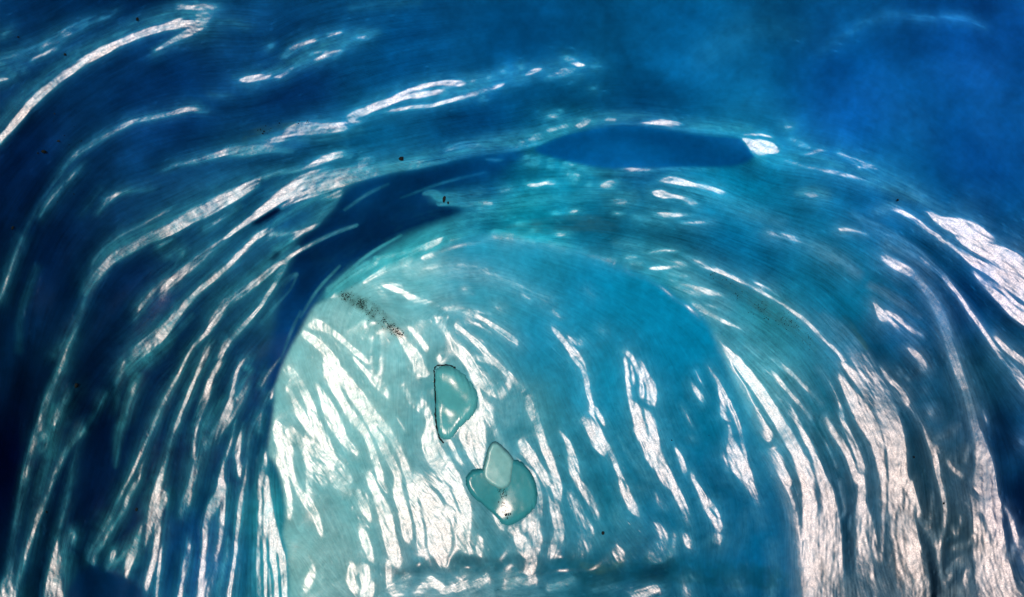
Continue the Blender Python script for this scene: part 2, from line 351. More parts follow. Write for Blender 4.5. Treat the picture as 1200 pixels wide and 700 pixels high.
2: 885,430,22,.26 915,465,26,.28 945,510,22,.26 930,450,20,.2
0: 905,532,9,.7 912,540,9,.72 918,552,7,.76 925,565,6,.76
0: 893,531,2,.72 900,540,3,.88 905,550,3,.88 912,562,3,.88 920,578,5,.92 926,592,7,.96 930,608,7,.92 932,630,8,.92 935,655,10,.92 937,690,12,.96 938,712,12,.96
0: 945,565,9,.88 948,585,12,.96 950,605,14,1 949,630,15,1 948,655,16,.96 947,680,18,.96 948,712,20,.96
0: 935,570,4,-.8 936,588,5,-.92 934,597,4,-.8
0: 922,570,2,-.5 930,583,2,-.6
0: 941,635,2,-.5 940,655,2,-.5
0: 968,492,3,.88 975,503,5,.92 983,515,6,.92 990,525,6,.88 996,538,6,.82 1000,550,6,.82 1004,562,7,.88
0: 984,485,1.5,.72 988,495,3,.88 994,507,5,.92 1000,520,6,.92 1006,535,6,.92 1010,550,6,.92
0: 960,432,1,.42 970,445,1.5,.52 978,460,1.5,.62 985,477,1.5,.72 988,490,2,.72
0: 960,507,1,.32 968,520,1,.52 975,535,1,.52 980,548,1,.5
0: 984,565,2,.42 988,585,2,.52 990,600,2,.62 985,607,2,.5
0: 997,605,2,.52 995,620,1.5,.4
0: 1054,438,4,.62
0: 1090,483,6,.62
0: 1063,444,2,.52
0: 1083,458,4,.36
0: 1152,483,1,.52 1156,495,1,.52
0: 1197,518,4,.62 1204,520,4,.62
0: 961,62,4,.16 985,46,5,.22 1012,28,5,.24 1040,18,6,.24 1067,20,4,.26 1095,22,3,.26
0: 1103,20,3,.26 1129,22,4,.3 1153,31,2,.26
2: 830,60,40,.1 880,30,40,.1 930,40,30,.08
0: 395,330,1.5,.4 430,300,2,.5 470,276,1.5,.4
0: 352,372,1.5,.35 372,340,2,.45 398,312,1.5,.35
0: 328,425,1.5,.35 340,392,2,.42 352,365,1.5,.35
0: 404,246,2,.4 430,228,2.5,.48 455,216,2,.35
0: 470,232,1.5,.3 520,214,2,.42 570,202,1.5,.35
"""
STROKES_CHAMBER = """
0: 364,382,6,.96 375,382,8,.96 388,388,5,.92 400,398,4,.96 410,407,3,.96 420,415,4,.92 430,424,3,.8
0: 356,391,6,.92 365,397,6,.96 378,408,6,.92 388,418,6,.92 394,424,5,.8
0: 448,333,3,.92 460,338,4,.96 472,343,3,.92 485,348,3,.72
0: 440,335,4,.7 450,348,5,.7
0: 455,333,4,.6 470,335,3,.5
0: 462,385,4,.5 470,395,5,.77 477,408,6,.82 482,418,6,.86
0: 480,348,6,.66 500,355,6,.55 520,362,4,.52 537,362,3,.88 550,368,2.5,.78 565,374,3,.78 578,382,3,.78 590,390,3.5,.82 600,397,4,.88 607,402,2,.8
0: 540,362,2,.62 560,366,2,.57 575,368,1.5,.4
0: 584,361,4,.8
0: 544,339,2,.7
0: 500,314,5,.5 530,312,6,.5 560,316,6,.52 580,322,6,.52 600,332,6,.52 625,345,6,.5 645,350,6,.45
2: 480,316,20,.36 530,316,22,.34 580,326,20,.3 640,350,16,.26
0: 612,345,3,.52 620,349,3,.5
0: 571,318,4,.64
0: 511,371,2,.88 518,382,2,.92 525,393,3,.92 530,403,5,.96 537,410,8,1 545,418,9,1 555,433,8,.96 563,445,9,1 573,455,8,1 583,460,7,1 592,457,7,1 598,448,5,.96 597,440,4,.9
0: 535,382,4,.82 545,390,3,.88 555,399,3.5,.92 565,408,4,.96 573,418,5,.96 588,432,4,.82 597,440,4,.88 605,450,3,.82 613,457,3,.82
0: 545,378,2,.5 560,381,2,.5 575,390,2,.4
0: 480,385,2,.8 490,395,3,.6 500,410,4,.7
0: 480,410,8,.92 487,420,10,.9 492,432,10,.95 499,438,6,.8
0: 648,385,3,.62 655,393,4,.82 663,402,5,.88 670,410,6,.92 675,419,7,.98 681,426,6,.96 684,434,4,.92 687,445,4,.96 690,460,3,.96 693,475,3,.92 694,488,3,.92
0: 668,398,6,.7 678,402,6,.72 682,398,4,.6
0: 648,365,2,.62 656,371,2,.52
0: 687,340,2,.36 695,346,2,.3
0: 705,388,3,.52
0: 556,420,4,.9 575,423,5,.8 588,432,4,.8
0: 545,422,3,.92 552,437,3,.92 557,450,4,.92 562,465,4,.92 566,478,5,.96 572,488,6,.96 577,498,4,.92 582,510,3,.82 590,524,3,.72 600,536,3,.72 610,541,3,.72
0: 562,482,6,.9 556,494,18,.96 554,508,24,.96 557,526,18,.96 561,546,7,1
0: 546,502,8,.86 542,514,5,.8
0: 617,468,6,.96 622,480,7,.96 628,492,6,.92 632,505,5,.92 637,520,6,.96 643,535,8,.96 648,552,8,.96 652,563,8,.92
0: 612,520,8,.7 618,530,10,.88 625,540,9,.92 632,550,7,.88 640,562,8,.9
0: 600,458,4,.52 612,465,5,.62
0: 480,468,4,.7 490,478,6,.7
0: 495,470,4,.62 500,482,6,.88 505,495,8,.96 504,510,13,.96 506,525,16,1 512,538,17,1 522,550,17,1 531,563,15,.96
0: 524,510,3,.82 528,520,3,.88 535,535,4,.92 540,543,3,.88
0: 682,494,5,.9 690,497,8,1 695,506,10,1 700,518,10,1 706,528,8,.95
0: 694,490,4,.96 700,502,5,.92 707,516,4,.92 715,530,4,.92 722,545,3,.88 730,562,3,.88
0: 698,478,2,.92 703,488,3,.92 708,498,2,.88
0: 656,506,1,.62 662,514,3,.92 668,525,6,.96 671,538,8,1 673,552,8,1 676,564,6,.95
0: 514,420,5,.8
0: 511,460,4,.8
2: 600,475,26,.3 590,490,26,.3 580,440,16,.2
0: 733,422,3,.92 735,440,3,.92 737,460,3,.92 740,475,3,.92
0: 730,412,2,.6 738,416,3,.8 742,422,3,.92 748,435,3,.92 752,450,3,.92 752,465,3,.88
0: 750,425,4,.72 757,440,6,.88 763,455,8,.92 764,470,8,.96
0: 745,480,10,.96 752,490,17,1 757,505,19,1 762,520,17,1 767,535,14,1 775,548,12,1 783,563,11,1 790,572,8,.85 797,585,7,.82 803,600,7,.78 806,615,5,.6
0: 740,430,2,.62 743,450,3,.52
0: 752,478,3,-.5 758,500,2,-.45 760,515,2,-.4
0: 811,450,2,.72 817,460,4,.92 823,468,4,.96
0: 815,435,1,.42 825,455,1,.42
0: 798,475,1,.42 805,487,1.5,.62 811,502,1.5,.52
0: 810,514,2,.6
0: 792,526,2,.72 798,538,4,.92 802,552,4,.92
0: 811,556,3,.92 814,565,3,.92 820,575,4,.92 828,590,8,.92 836,603,9,.92 842,618,8,.86
0: 832,596,2,-.6 840,606,2,-.6
0: 840,632,9,.86
0: 830,430,1,.52 838,442,1.5,.72 847,458,1.5,.72 853,472,2,.82 860,485,2,.88 866,500,2.5,.88 870,520,2,.82 873,535,3,.82
0: 842,455,1,.72 846,470,3,.88 848,485,5,.92 850,490,3,.92
0: 847,465,3,.82 853,472,5,.82
0: 855,500,2,.72 856,512,3,.92 858,522,9,1 862,535,15,1 868,548,15,1 875,560,11,.95 881,575,8,.7 888,590,6,.5
0: 848,535,6,.66 852,548,7,.6
2: 724,512,5,.26 735,528,6,.28 750,545,16,.34 760,560,14,.34
0: 720,545,2,.82 726,556,3,.84 731,572,7,.88 738,588,8,.88 744,598,7,.88 747,602,4,.72
0: 729,562,1.5,-.6 734,572,1.5,-.6
0: 804,630,8,.82 807,638,6,.78
0: 768,580,5,.5 778,595,6,.5
0: 770,615,6,.6 778,630,7,.77 772,645,8,.6 762,655,5,.88 770,658,4,.88 782,652,4,.72 790,640,3,.72 790,628,3,.62
2: 740,620,34,.28 725,600,24,.26 770,560,20,.2
0: 725,650,12,.8 722,658,8,.8
0: 765,692,11,.92 748,698,10,.88
0: 803,680,6,.7 805,698,8,.77
0: 810,675,2,.62 814,680,2,.52
0: 863,685,8,.62 868,690,4,.6
2: 905,640,16,.2 908,670,16,.24 904,698,14,.36
2: 890,610,24,.18 880,598,16,.2 860,640,24,.1
0: 333,430,5,.96 343,438,5,.96 352,450,5,.92 358,462,6,.92 363,475,7,.96 368,490,8,1 373,503,9,1 380,518,9,.96 390,535,6,.92 400,550,5,.96 410,562,6,.92
0: 336,455,2,.82 342,465,3,.88 348,475,5,.88 352,485,7,.92 358,495,8,.96 365,505,9,.96 362,515,10,.92
0: 372,452,4,.82 378,463,6,.92 385,478,10,.96 390,492,12,1 398,507,9,1 408,522,6,.96 418,530,4,.96
0: 382,422,4,.92 385,438,9,.96 392,450,11,1 400,465,9,.96 408,478,12,.96 415,490,9,.96 425,503,6,.92 432,515,5,.92 437,530,5,.96 442,545,5,.96 447,560,5,.9
0: 388,425,6,.92 398,440,13,1 410,455,12,1 420,468,12,1 430,482,12,1 440,492,9,.96 450,500,7,.92 458,510,6,.92 465,522,5,.92 472,540,5,.96 478,557,6,.92 483,580,6,.95 488,600,7,.92 492,620,6,.96 493,640,6,.92
0: 400,455,3,-.5 412,475,3,-.55 425,492,3,-.5
0: 428,490,4,.88 437,502,5,.96 447,518,6,1 455,535,6,1 462,548,6,.96 467,562,6,.97 466,575,8,1 470,590,9,1 475,610,9,1 478,630,8,.96
0: 415,420,2,.88 425,431,2.5,.88 435,443,3,.92 445,453,5,.92 452,460,4,.92 455,465,2,.8
0: 472,452,2,.72 480,465,2,.62
0: 465,490,1,.62 475,505,1,.52
0: 323,500,9,.92 330,510,14,.96 334,525,15,.96 328,540,12,1 330,552,9,1 332,562,9,1 336,575,8,1 338,590,7,.92 338,605,6,.8
0: 340,505,9,.92 352,518,10,.96 365,525,12,.96 378,530,12,.96 386,540,12,.92 384,550,9,.9
0: 340,530,6,.92 340,550,6,.92 345,562,4,.92 350,575,5,.92 358,585,7,.96 365,595,7,.96 370,605,5,.96 375,620,4,.96 376,625,3,.9
0: 358,530,5,.92 362,545,5,.92 363,560,6,.96 362,577,5,.95
0: 372,548,10,.8 385,553,9,.92 394,562,9,.94 401,568,9,.95 410,577,5,.9
0: 372,562,8,.76 380,565,5,.7
0: 420,577,5,.96 425,590,6,1 430,602,5,1 433,608,3,.92
0: 430,580,4,.7 434,590,4,.6
0: 432,558,6,1 440,575,7,.96 446,590,9,1 452,605,11,1 455,620,11,1 460,640,11,1 465,657,10,.92
0: 445,562,4,.92 453,575,3,.92
0: 425,625,6,.92 430,640,8,.86 435,655,6,.7
0: 358,690,4,.96 362,682,6,1 366,672,6,1 366,665,4,.8
0: 413,665,6,.92 411,680,8,.96 415,690,8,1
0: 425,675,5,.92 428,685,5,.82
0: 430,665,4,.92 428,690,6,.96 427,710,6,.92
0: 437,685,4,.92 433,704,5,.92
0: 456,660,5,.96 455,680,4,.92 460,692,5,.96 466,697,8,1 473,685,5,.92 478,675,4,.8
2: 380,600,44,.26 400,650,54,.28 360,650,44,.26 390,690,44,.32 440,690,40,.3
0: 490,565,14,.9 500,580,14,.96 508,600,19,1 515,620,20,1 515,640,20,.96 517,657,12,.9
0: 507,562,12,.95 520,570,11,.92 530,585,12,.96 538,600,12,.92
0: 533,560,8,.96 538,575,8,1 545,590,8,1 545,605,11,.92 543,625,11,.96 545,640,9,.96 550,646,6,.8
0: 527,597,9,.9 535,615,7,.92 540,640,6,.92
0: 528,575,1.5,-.6 535,590,2,-.6 540,605,2,-.5
0: 563,632,4,.92 562,650,5,.92
0: 578,601,2,.92 583,610,3,.96 588,618,5,1
0: 597,620,3,.82 606,620,4,.96 615,613,4,.96 623,606,5,1 631,598,4,.96
0: 597,622,3,.92 608,623,3,.96 618,616,5,.92 630,606,5,.96 633,595,4,.96
0: 612,545,3,.6 620,552,4,.9 627,562,4,.96 631,575,4,.96 632,588,4,.96 633,602,4,.96
0: 605,624,5,.82 612,638,12,1 615,645,13,1
0: 625,620,10,.96 628,635,12,.92 625,650,9,.82 622,660,12,.92 620,673,10,.92
0: 630,610,4,.92 631,630,4,.92
0: 640,564,7,.92 646,575,5,.92 648,590,6,.92 652,605,9,.96 655,615,9,.96 655,630,8,.92 648,640,6,.92 645,651,6,.82
0: 652,562,7,.92 655,575,5,.92 653,595,5,.92
0: 643,572,4,-.7 648,586,3,-.6
0: 593,690,6,.96 600,683,7,1 610,679,7,1 618,682,7,1 625,680,6,.96
0: 645,690,6,.96 655,686,6,1 665,682,6,.96 670,678,4,.8
0: 676,564,6,.82 685,575,8,.7 695,592,8,.66 700,605,7,.62
0: 668,580,8,.6 680,605,11,.6 688,625,12,.6 680,645,10,.6
0: 672,650,6,.6 685,645,6,.6 692,640,4,.6
2: 670,580,18,.3 685,610,34,.34 700,630,30,.3
0: 505,680,6,.92 512,685,7,.96 520,692,7,1 527,690,6,.96 530,685,4,.8
0: 535,690,7,.92 543,683,7,1 545,675,5,.92
0: 555,690,7,.92 562,683,7,.96 569,680,5,.96 570,675,4,.8
0: 490,697,6,.92 497,685,4,.92
0: 700,690,9,.5 715,685,10,.52
2: 500,700,22,.4 550,700,22,.4 610,698,22,.36 660,700,14,.3
2: 400,380,40,.3 390,440,44,.34 440,380,44,.26 460,440,40,.2 380,520,40,.2 520,350,44,.18 450,540,40,.2 540,600,40,.2
0: 385,340,5,.6 400,330,6,.6 415,320,7,.66 430,311,7,.72
0: 415,322,4,.82 432,313,5,.88 442,308,3,.72
0: 428,330,3,.72 440,322,4,.88 455,314,6,.82 470,308,6,.88 480,303,6,.82
0: 440,303,3,.6 455,301,3,.72 470,297,3,.72 490,293,7,.78 505,286,7,.88 515,281,6,.82
0: 497,303,4,.82 505,300,3,.72
0: 580,272,4,.78 595,276,5,.88 610,279,4,.72 625,283,3,.62
0: 632,281,3,.62 645,285,5,.88 658,288,5,.88 668,290,4,.72
0: 668,290,5,.4 690,297,6,.5 720,306,5,.5
0: 390,348,4,.6 393,345,5,.82
"""
# ---------------------------------------------------------------- reading the traced crests
STEP = 1.2
MX, MY = 96, 84                               # how far the ice goes on past the frame, in photo pixels
GU = np.arange(-MX, 1200 + MX + 1e-6, STEP)
GV = np.arange(-MY, 700 + MY + 1e-6, STEP)
W, H = len(GU), len(GV)
UU, VV = np.meshgrid(GU, GV)
rng = np.random.default_rng(7)

def parse(txt):
    out = []
    for ln in txt.strip().splitlines():
        k, rest = ln.split(':')
        pts = np.array([[float(a) for a in p.split(',')] for p in rest.split()])
        out.append((k.strip(), pts))
    return out

def smooth_line(p, n=4):
    if len(p) < 3:
        return p
    q = np.vstack([2 * p[0] - p[1], p, 2 * p[-1] - p[-2]])
    out = []
    for i in range(1, len(q) - 2):
        for t in np.arange(n) / n:
            a, b, c, d = q[i - 1], q[i], q[i + 1], q[i + 2]
            out.append(0.5 * (2 * b + (c - a) * t + (2 * a - 5 * b + 4 * c - d) * t * t + (3 * b - a - 3 * c + d) * t ** 3))
    out.append(p[-1])
    out = np.array(out)
    lo, hi = p[:, 2:].min(0), p[:, 2:].max(0)
    out[:, 2:] = np.clip(out[:, 2:], lo, hi)
    return out

def blur(a, s):
    """gaussian blur with edge padding, sigma in grid cells (three box passes)"""
    r = max(1, int(round(math.sqrt(s * s * 12 / 3 + 1) / 2 - 0.5)))
    for ax in (0, 1):
        for _ in range(3):
            p = np.pad(a, [(r + 1, r) if k == ax else (0, 0) for k in (0, 1)], mode='edge')
            c = np.cumsum(p, axis=ax)
            n = a.shape[ax]
            sl = lambda o: tuple(slice(o, o + n) if k == ax else slice(None) for k in (0, 1))
            a = (c[sl(2 * r + 1)] - c[sl(0)]) / (2 * r + 1)
    return a

def value_noise(cell):
    gh, gw = int(H / cell) + 4, int(W / cell) + 4
    g = rng.random((gh, gw))
    y = np.arange(H) / cell; x = np.arange(W) / cell
    yi = y.astype(int); xi = x.astype(int)
    fy = (y - yi)[:, None]; fx = (x - xi)[None, :]
    fy = fy * fy * (3 - 2 * fy); fx = fx * fx * (3 - 2 * fx)
    A = g[yi][:, xi]; B = g[yi][:, xi + 1]; C = g[yi + 1][:, xi]; D = g[yi + 1][:, xi + 1]
    return (A * (1 - fx) + B * fx) * (1 - fy) + (C * (1 - fx) + D * fx) * fy

class Layer: pass

def raster(strokes):
    """crest map M (0 = leaning away, 1 = facing out of the cave), painted pale glow round the crests, flow, crest ids"""
    L = Layer()
    M = np.zeros((H, W)); B = np.zeros((H, W)); NEG = np.ones((H, W))
    UN = np.zeros((H, W)); J = np.zeros((3, H, W)); ID = np.full((H, W), -1, int)
    for si, (k, pts) in enumerate(strokes):
        pl = smooth_line(pts)
        single = len(pl) == 1
        if single:
            pl = np.vstack([pl, pl + [0.8, 0, 0, 0]])
        wash = k == '2'
        wmax = pl[:, 2].max()
        pad = wmax * (1.6 if wash else 1.0) + (6 if wash else 22)
        x0, x1 = pl[:, 0].min() - pad, pl[:, 0].max() + pad
        y0, y1 = pl[:, 1].min() - pad, pl[:, 1].max() + pad
        i0, i1 = max(0, int((x0 + MX) / STEP)), min(W, int((x1 + MX) / STEP) + 2)
        j0, j1 = max(0, int((y0 + MY) / STEP)), min(H, int((y1 + MY) / STEP) + 2)
        if i1 <= i0 or j1 <= j0:
            continue
        X = UU[j0:j1, i0:i1]; Y = VV[j0:j1, i0:i1]
        best = np.full(X.shape, 1e9); sg = np.zeros(X.shape); ww = np.zeros(X.shape); ii = np.zeros(X.shape)
        tx = np.zeros(X.shape); ty = np.zeros(X.shape)
        for a, b in zip(pl[:-1], pl[1:]):
            d = b[:2] - a[:2]; l2 = max(1e-6, d @ d)
            t = np.clip(((X - a[0]) * d[0] + (Y - a[1]) * d[1]) / l2, 0, 1)
            ex = X - a[0] - t * d[0]; ey = Y - a[1] - t * d[1]
            r = np.hypot(ex, ey)
            m = r < best
            best = np.where(m, r, best)
            sg = np.where(m, np.sign(d[0] * ey - d[1] * ex), sg)     # + = right of travel
            ww = np.where(m, a[2] + t * (b[2] - a[2]), ww)
            ii = np.where(m, a[3] + t * (b[3] - a[3]), ii)
            ln = math.sqrt(l2)
            tx = np.where(m, d[0] / ln, tx); ty = np.where(m, d[1] / ln, ty)
        if wash:
            s = ww * 0.62
            v = ii * np.exp(-(best / s) ** 2)
            M[j0:j1, i0:i1] = np.maximum(M[j0:j1, i0:i1], v * 0.95)
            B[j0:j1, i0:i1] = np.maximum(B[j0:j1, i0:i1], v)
        else:
            ii = np.where((ii > 0) & (ww < 4), np.minimum(ii * 1.3, np.maximum(ii, 0.95)), ii)
            out = np.maximum(0, best - ww / 2 + 0.3)
            s_sharp, s_soft = 1.1, 2.0 + 0.40 * ww
            s = 0.5 * (s_sharp + s_soft) * np.ones_like(X)
            if k == '1': s = np.where(sg > 0, s_sharp, s_soft)
            if k == '-1': s = np.where(sg < 0, s_sharp, s_soft)
            if pl[:, 3].mean() < 0:
                NEG[j0:j1, i0:i1] *= 1 + ii * np.exp(-(out / 1.0) ** 2)
                continue
            hs = np.where(s <= s_sharp, 2.0, 3.0 + 0.8 * ww)
            v = ii * np.maximum(np.exp(-(out / s) ** 2), 0.30 * np.exp(-out / (0.8 * hs)))
            M[j0:j1, i0:i1] = np.maximum(M[j0:j1, i0:i1], v)
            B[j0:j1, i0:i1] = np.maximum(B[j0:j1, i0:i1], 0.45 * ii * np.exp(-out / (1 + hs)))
            if k in ('1', '-1'):                              # the ice is undercut beyond the sharp side of a crest
                v = np.where(s <= s_sharp, ii * np.exp(-np.maximum(0, out - 1) / (2.5 + 0.5 * ww)), 0)
                UN[j0:j1, i0:i1] = np.maximum(UN[j0:j1, i0:i1], v)
            length = np.hypot(*np.diff(pl[:, :2], axis=0).T).sum()
            if (length > 36 and pts[:, 2].max() >= 3 and pl[:, 3].max() > 0.55) or (single and pts[0, 2] >= 5):
                ID[j0:j1, i0:i1] = np.where((out < 0.9) & (ii > 0.4), si, ID[j0:j1, i0:i1])
        wgt = np.exp(-(best / (6 + ww)) ** 2) * (0.2 if single else 1)
        J[0, j0:j1, i0:i1] += wgt * tx * tx; J[1, j0:j1, i0:i1] += wgt * tx * ty; J[2, j0:j1, i0:i1] += wgt * ty * ty
    L.M, L.B, L.J, L.ID, L.NEG, L.UN = M, B, J, ID, NEG, UN
    return L

def flow_of(L, prior):
    """unit direction along the crests: traced tangents spread out, a prior where there are none"""
    px, py = prior
    e = 0.02
    J = [blur(L.J[0], 14) + e * px * px, blur(L.J[1], 14) + e * px * py, blur(L.J[2], 14) + e * py * py]
    th = 0.5 * np.arctan2(2 * J[1], J[0] - J[2])
    fx, fy = np.cos(th), np.sin(th)
    s = np.sign(fx * px + fy * py); s[s == 0] = 1
    return fx * s, fy * s

def sample(a, x, y):
    xi = np.clip(np.rint(x).astype(int), 0, W - 1); yi = np.clip(np.rint(y).astype(int), 0, H - 1)
    return a[yi, xi]

def glints(L, fx, fy, p):
    """small drops and knobs frozen on the crests"""
    d = blur(np.clip(L.B * 1.5 - 0.08, 0.003, 0.6), 5)
    seed = (rng.random((H, W)) < p * d).astype(float) * (0.5 + 0.5 * rng.random((H, W)))
    out = seed.copy()
    gx, gy = np.meshgrid(np.arange(W, dtype=float), np.arange(H, dtype=float))
    for d_ in (1, -1):
        out = np.maximum(out, 0.8 * sample(seed, gx + d_ * fx, gy + d_ * fy))
    return out

def lic(noise, fx, fy, n):
    acc = noise.copy(); cnt = 1
    gx, gy = np.meshgrid(np.arange(W, dtype=float), np.arange(H, dtype=float))
    for d in (1, -1):
        x, y = gx.copy(), gy.copy()
        for k in range(n):
            x += d * sample(fx, x, y); y += d * sample(fy, x, y)
            acc += sample(noise, x, y); cnt += 1
    acc /= cnt
    acc -= acc.mean(); acc /= acc.std()
    return acc

# ---------------------------------------------------------------- from crest map to a real relief
TX = (UU - 600) / 600 * T
TY = (VV - 350) / 600 * T
DT = STEP / 600 * T
RN = np.sqrt(1 + TX ** 2 + TY ** 2)
SC = np.array((SUN_DIR[0], -SUN_DIR[2], SUN_DIR[1]))       # sun in camera axes: x right, y down, z ahead
hx, hy, hz = SC[0] - TX / RN, SC[1] - TY / RN, SC[2] - 1 / RN
hn = np.sqrt(hx * hx + hy * hy + hz * hz); hx /= hn; hy /= hn; hz /= hn
hr = -(hx * TX + hy * TY + hz)
GHX, GHY = hx / hr, hy / hr

def poisson(gx, gy):
    """least-squares surface with the wanted slopes (Neumann)"""
    dx = 0.5 * (gx[:, 1:] + gx[:, :-1]) * DT
    dy = 0.5 * (gy[1:] + gy[:-1]) * DT
    div = np.zeros((H, W))
    div[:, :-1] += dx; div[:, 1:] -= dx
    div[:-1] += dy; div[1:] -= dy
    e = np.concatenate([div, div[:, ::-1]], 1); e = np.concatenate([e, e[::-1]], 0)
    F = np.fft.rfft2(e)
    ky = np.arange(2 * H)[:, None] * math.pi / H; kx = np.arange(F.shape[1])[None, :] * math.pi / W
    den = 2 * np.cos(kx) + 2 * np.cos(ky) - 4
    den[0, 0] = 1
    F /= den; F[0, 0] = 0
    return np.fft.irfft2(F, s=e.shape)[:H, :W]

def relief(gx, gy, M, G, rounds=26):
    """the crests keep their slope; the hollows between them only have to stay steep"""
    w = np.clip((M - 0.12) / 0.45, 0, 1); w = 0.04 + 0.96 * w * w * (3 - 2 * w)
    tx_, ty_ = gx, gy
    for k in range(rounds):
        z = poisson(tx_, ty_)
        ax, ay = np.gradient(z, axis=1) / DT, np.gradient(z, axis=0) / DT
        n = np.hypot(ax, ay) + 1e-9
        f = np.clip(n, 0.6 * G, 1.6 * G) / n; f = 0.5 + 0.5 * f
        qx_, qy_ = ax * f, ay * f
        if k > rounds - 9: qx_, qy_ = blur(qx_, 2.2), blur(qy_, 2.2)
        tx_ = w * gx + (1 - w) * qx_ + 0.6 * w * (gx - ax)
        ty_ = w * gy + (1 - w) * qy_ + 0.6 * w * (gy - ay)
    return z

def in_poly(poly):
    p = np.array(poly, float); inside = np.zeros((H, W), bool)
    for (x0, y0), (x1, y1) in zip(p, np.roll(p, -1, 0)):
        c = (y0 > VV) != (y1 > VV)
        if y0 != y1:
            inside ^= c & (UU < (x1 - x0) * (VV - y0) / (y1 - y0) + x0)
    return inside

def body_colour(pts):
    """ice tones: spreads sample colours (display values) smoothly over the wall; returns linear"""
    p = np.array(pts, float)
    small_v, small_u = VV[::8, ::8], UU[::8, ::8]
    d2 = (small_u[..., None] - p[:, 0]) ** 2 + (small_v[..., None] - p[:, 1]) ** 2
    w = 1 / (d2 + 30 ** 2) ** 1.6
    lin = (p[:, 2:5] / 255.0) ** 2.2
    c = (w[..., None] * lin).sum(2) / w.sum(2)[..., None]
    yi = np.minimum(np.arange(H) / 8, c.shape[0] - 1.001); xi = np.minimum(np.arange(W) / 8, c.shape[1] - 1.001)
    y0 = yi.astype(int); x0 = xi.astype(int); fy = (yi - y0)[:, None, None]; fx = (xi - x0)[None, :, None]
    A = c[y0][:, x0]; Bq = c[y0][:, x0 + 1]; Cq = c[y0 + 1][:, x0]; D = c[y0 + 1][:, x0 + 1]
    return (A * (1 - fx) + Bq * fx) * (1 - fy) + (Cq * (1 - fx) + D * fx) * fy

def normals_of(P):
    du = np.gradient(P, axis=1); dv = np.gradient(P, axis=0)
    n = np.cross(dv, du)
    n /= np.linalg.norm(n, axis=2, keepdims=True) + 1e-12
    s = np.sign((n * (CAM - P)).sum(2)); s[s == 0] = 1
    return n * s[..., None]

def points_of(Z):
    return np.stack([TX * Z, Z, CAM[2] - TY * Z], 2)
# ---------------------------------------------------------------- the two walls of ice: throat in front, chamber behind
HOLE = [(339,1000),(339,700),(339,668),(337,646),(331,628),(334,614),(334,600),(333,578),(327,554),(322,542),(314,534),
        (315,518),(319,494),(322,472),(322,458),(326,442),(334,422),(342,406),(352,389),(361,371),(370,357),(380,353),(395,346),(415,336),(430,328),
        (450,318),(480,306),(500,300),(515,292),(535,283),(555,276),(575,275),(600,278),(625,283),(650,287),(668,292),
        (690,297),(720,309),(745,318),(775,333),(800,352),(820,368),(830,378),(838,395),(846,415),(860,450),(872,475),
        (884,500),(893,525),(900,545),(908,568),(916,590),(921,612),(926,645),(929,672),(932,705),(936,1000)]
def rounded(poly, times=2):
    p = np.array(poly, float)
    for _ in range(times):
        n = np.roll(p, -1, 0)
        p = np.stack([0.75 * p + 0.25 * n, 0.25 * p + 0.75 * n], 1).reshape(-1, 2)
    return p
hole = in_poly(rounded(HOLE))
hole_s = blur(hole.astype(float), 2.0)

def radial(cx, cy, ax, ay):
    dx, dy = (cx - UU) / ax, (cy - VV) / ay
    n = np.hypot(dx, dy) + 1e-6
    return dx / n, dy / n

# the vault is smooth at the upper right, fluted elsewhere
rough_zone = 1 - 0.85 * blur(in_poly([(420, -200), (560, 90), (740, 130), (900, 140), (1040, 190), (1100, 235), (1500, 300), (1500, -200)]).astype(float), 25)
# --- front: left wall, vault, right wall
LU = raster(parse(STROKES_THROAT))
rx, ry = radial(640, 560, 1.0, 0.75)
fx, fy = flow_of(LU, (-ry, rx))
px, py = -fy, fx.copy()
s = np.sign(px * rx + py * ry); px *= s; py *= s
grain = lic(rng.random((H, W)), fx, fy, 12)
grain_f = lic(rng.random((H, W)), fx, fy, 5)
clump = value_noise(9) + 0.6 * value_noise(4) + 0.35 * value_noise(22) - 0.97
def finish(L, grain, grain_f, fine, fx, fy):
    """frayed, pitted crests: striae along the flow and small melt pits"""
    M = L.M
    mid = np.clip(M * 3, 0, 1)
    M = M * (1 + 0.07 * grain + 0.07 * grain_f) + mid * (1 - 0.55 * M) * (0.07 * grain_f + 0.30 * fine + 0.04 * grain)
    pits = np.clip(grain_f - 1.2, 0, 1)
    M = M * (1 - 0.4 * pits * mid)
    M = np.maximum(M * L.NEG, 0.95 * glints(L, fx, fy, 0.03))
    return np.clip(M, 0, 1)
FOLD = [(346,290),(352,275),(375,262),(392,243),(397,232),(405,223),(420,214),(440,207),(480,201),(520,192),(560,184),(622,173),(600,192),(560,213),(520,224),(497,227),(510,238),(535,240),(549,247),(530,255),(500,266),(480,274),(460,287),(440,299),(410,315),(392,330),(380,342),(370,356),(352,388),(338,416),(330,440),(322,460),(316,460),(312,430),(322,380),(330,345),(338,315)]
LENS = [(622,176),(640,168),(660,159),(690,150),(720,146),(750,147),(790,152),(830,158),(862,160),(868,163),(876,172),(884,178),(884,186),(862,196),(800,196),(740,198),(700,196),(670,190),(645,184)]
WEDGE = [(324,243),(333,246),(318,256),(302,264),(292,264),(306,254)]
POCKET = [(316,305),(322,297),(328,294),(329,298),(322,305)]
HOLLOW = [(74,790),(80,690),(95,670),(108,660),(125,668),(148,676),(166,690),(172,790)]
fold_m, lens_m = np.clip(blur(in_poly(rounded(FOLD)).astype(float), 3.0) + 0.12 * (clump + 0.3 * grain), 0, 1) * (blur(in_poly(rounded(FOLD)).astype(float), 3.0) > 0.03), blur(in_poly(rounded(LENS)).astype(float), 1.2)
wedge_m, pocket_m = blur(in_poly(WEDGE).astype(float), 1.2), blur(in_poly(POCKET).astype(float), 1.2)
dark_m = np.maximum(wedge_m, pocket_m)
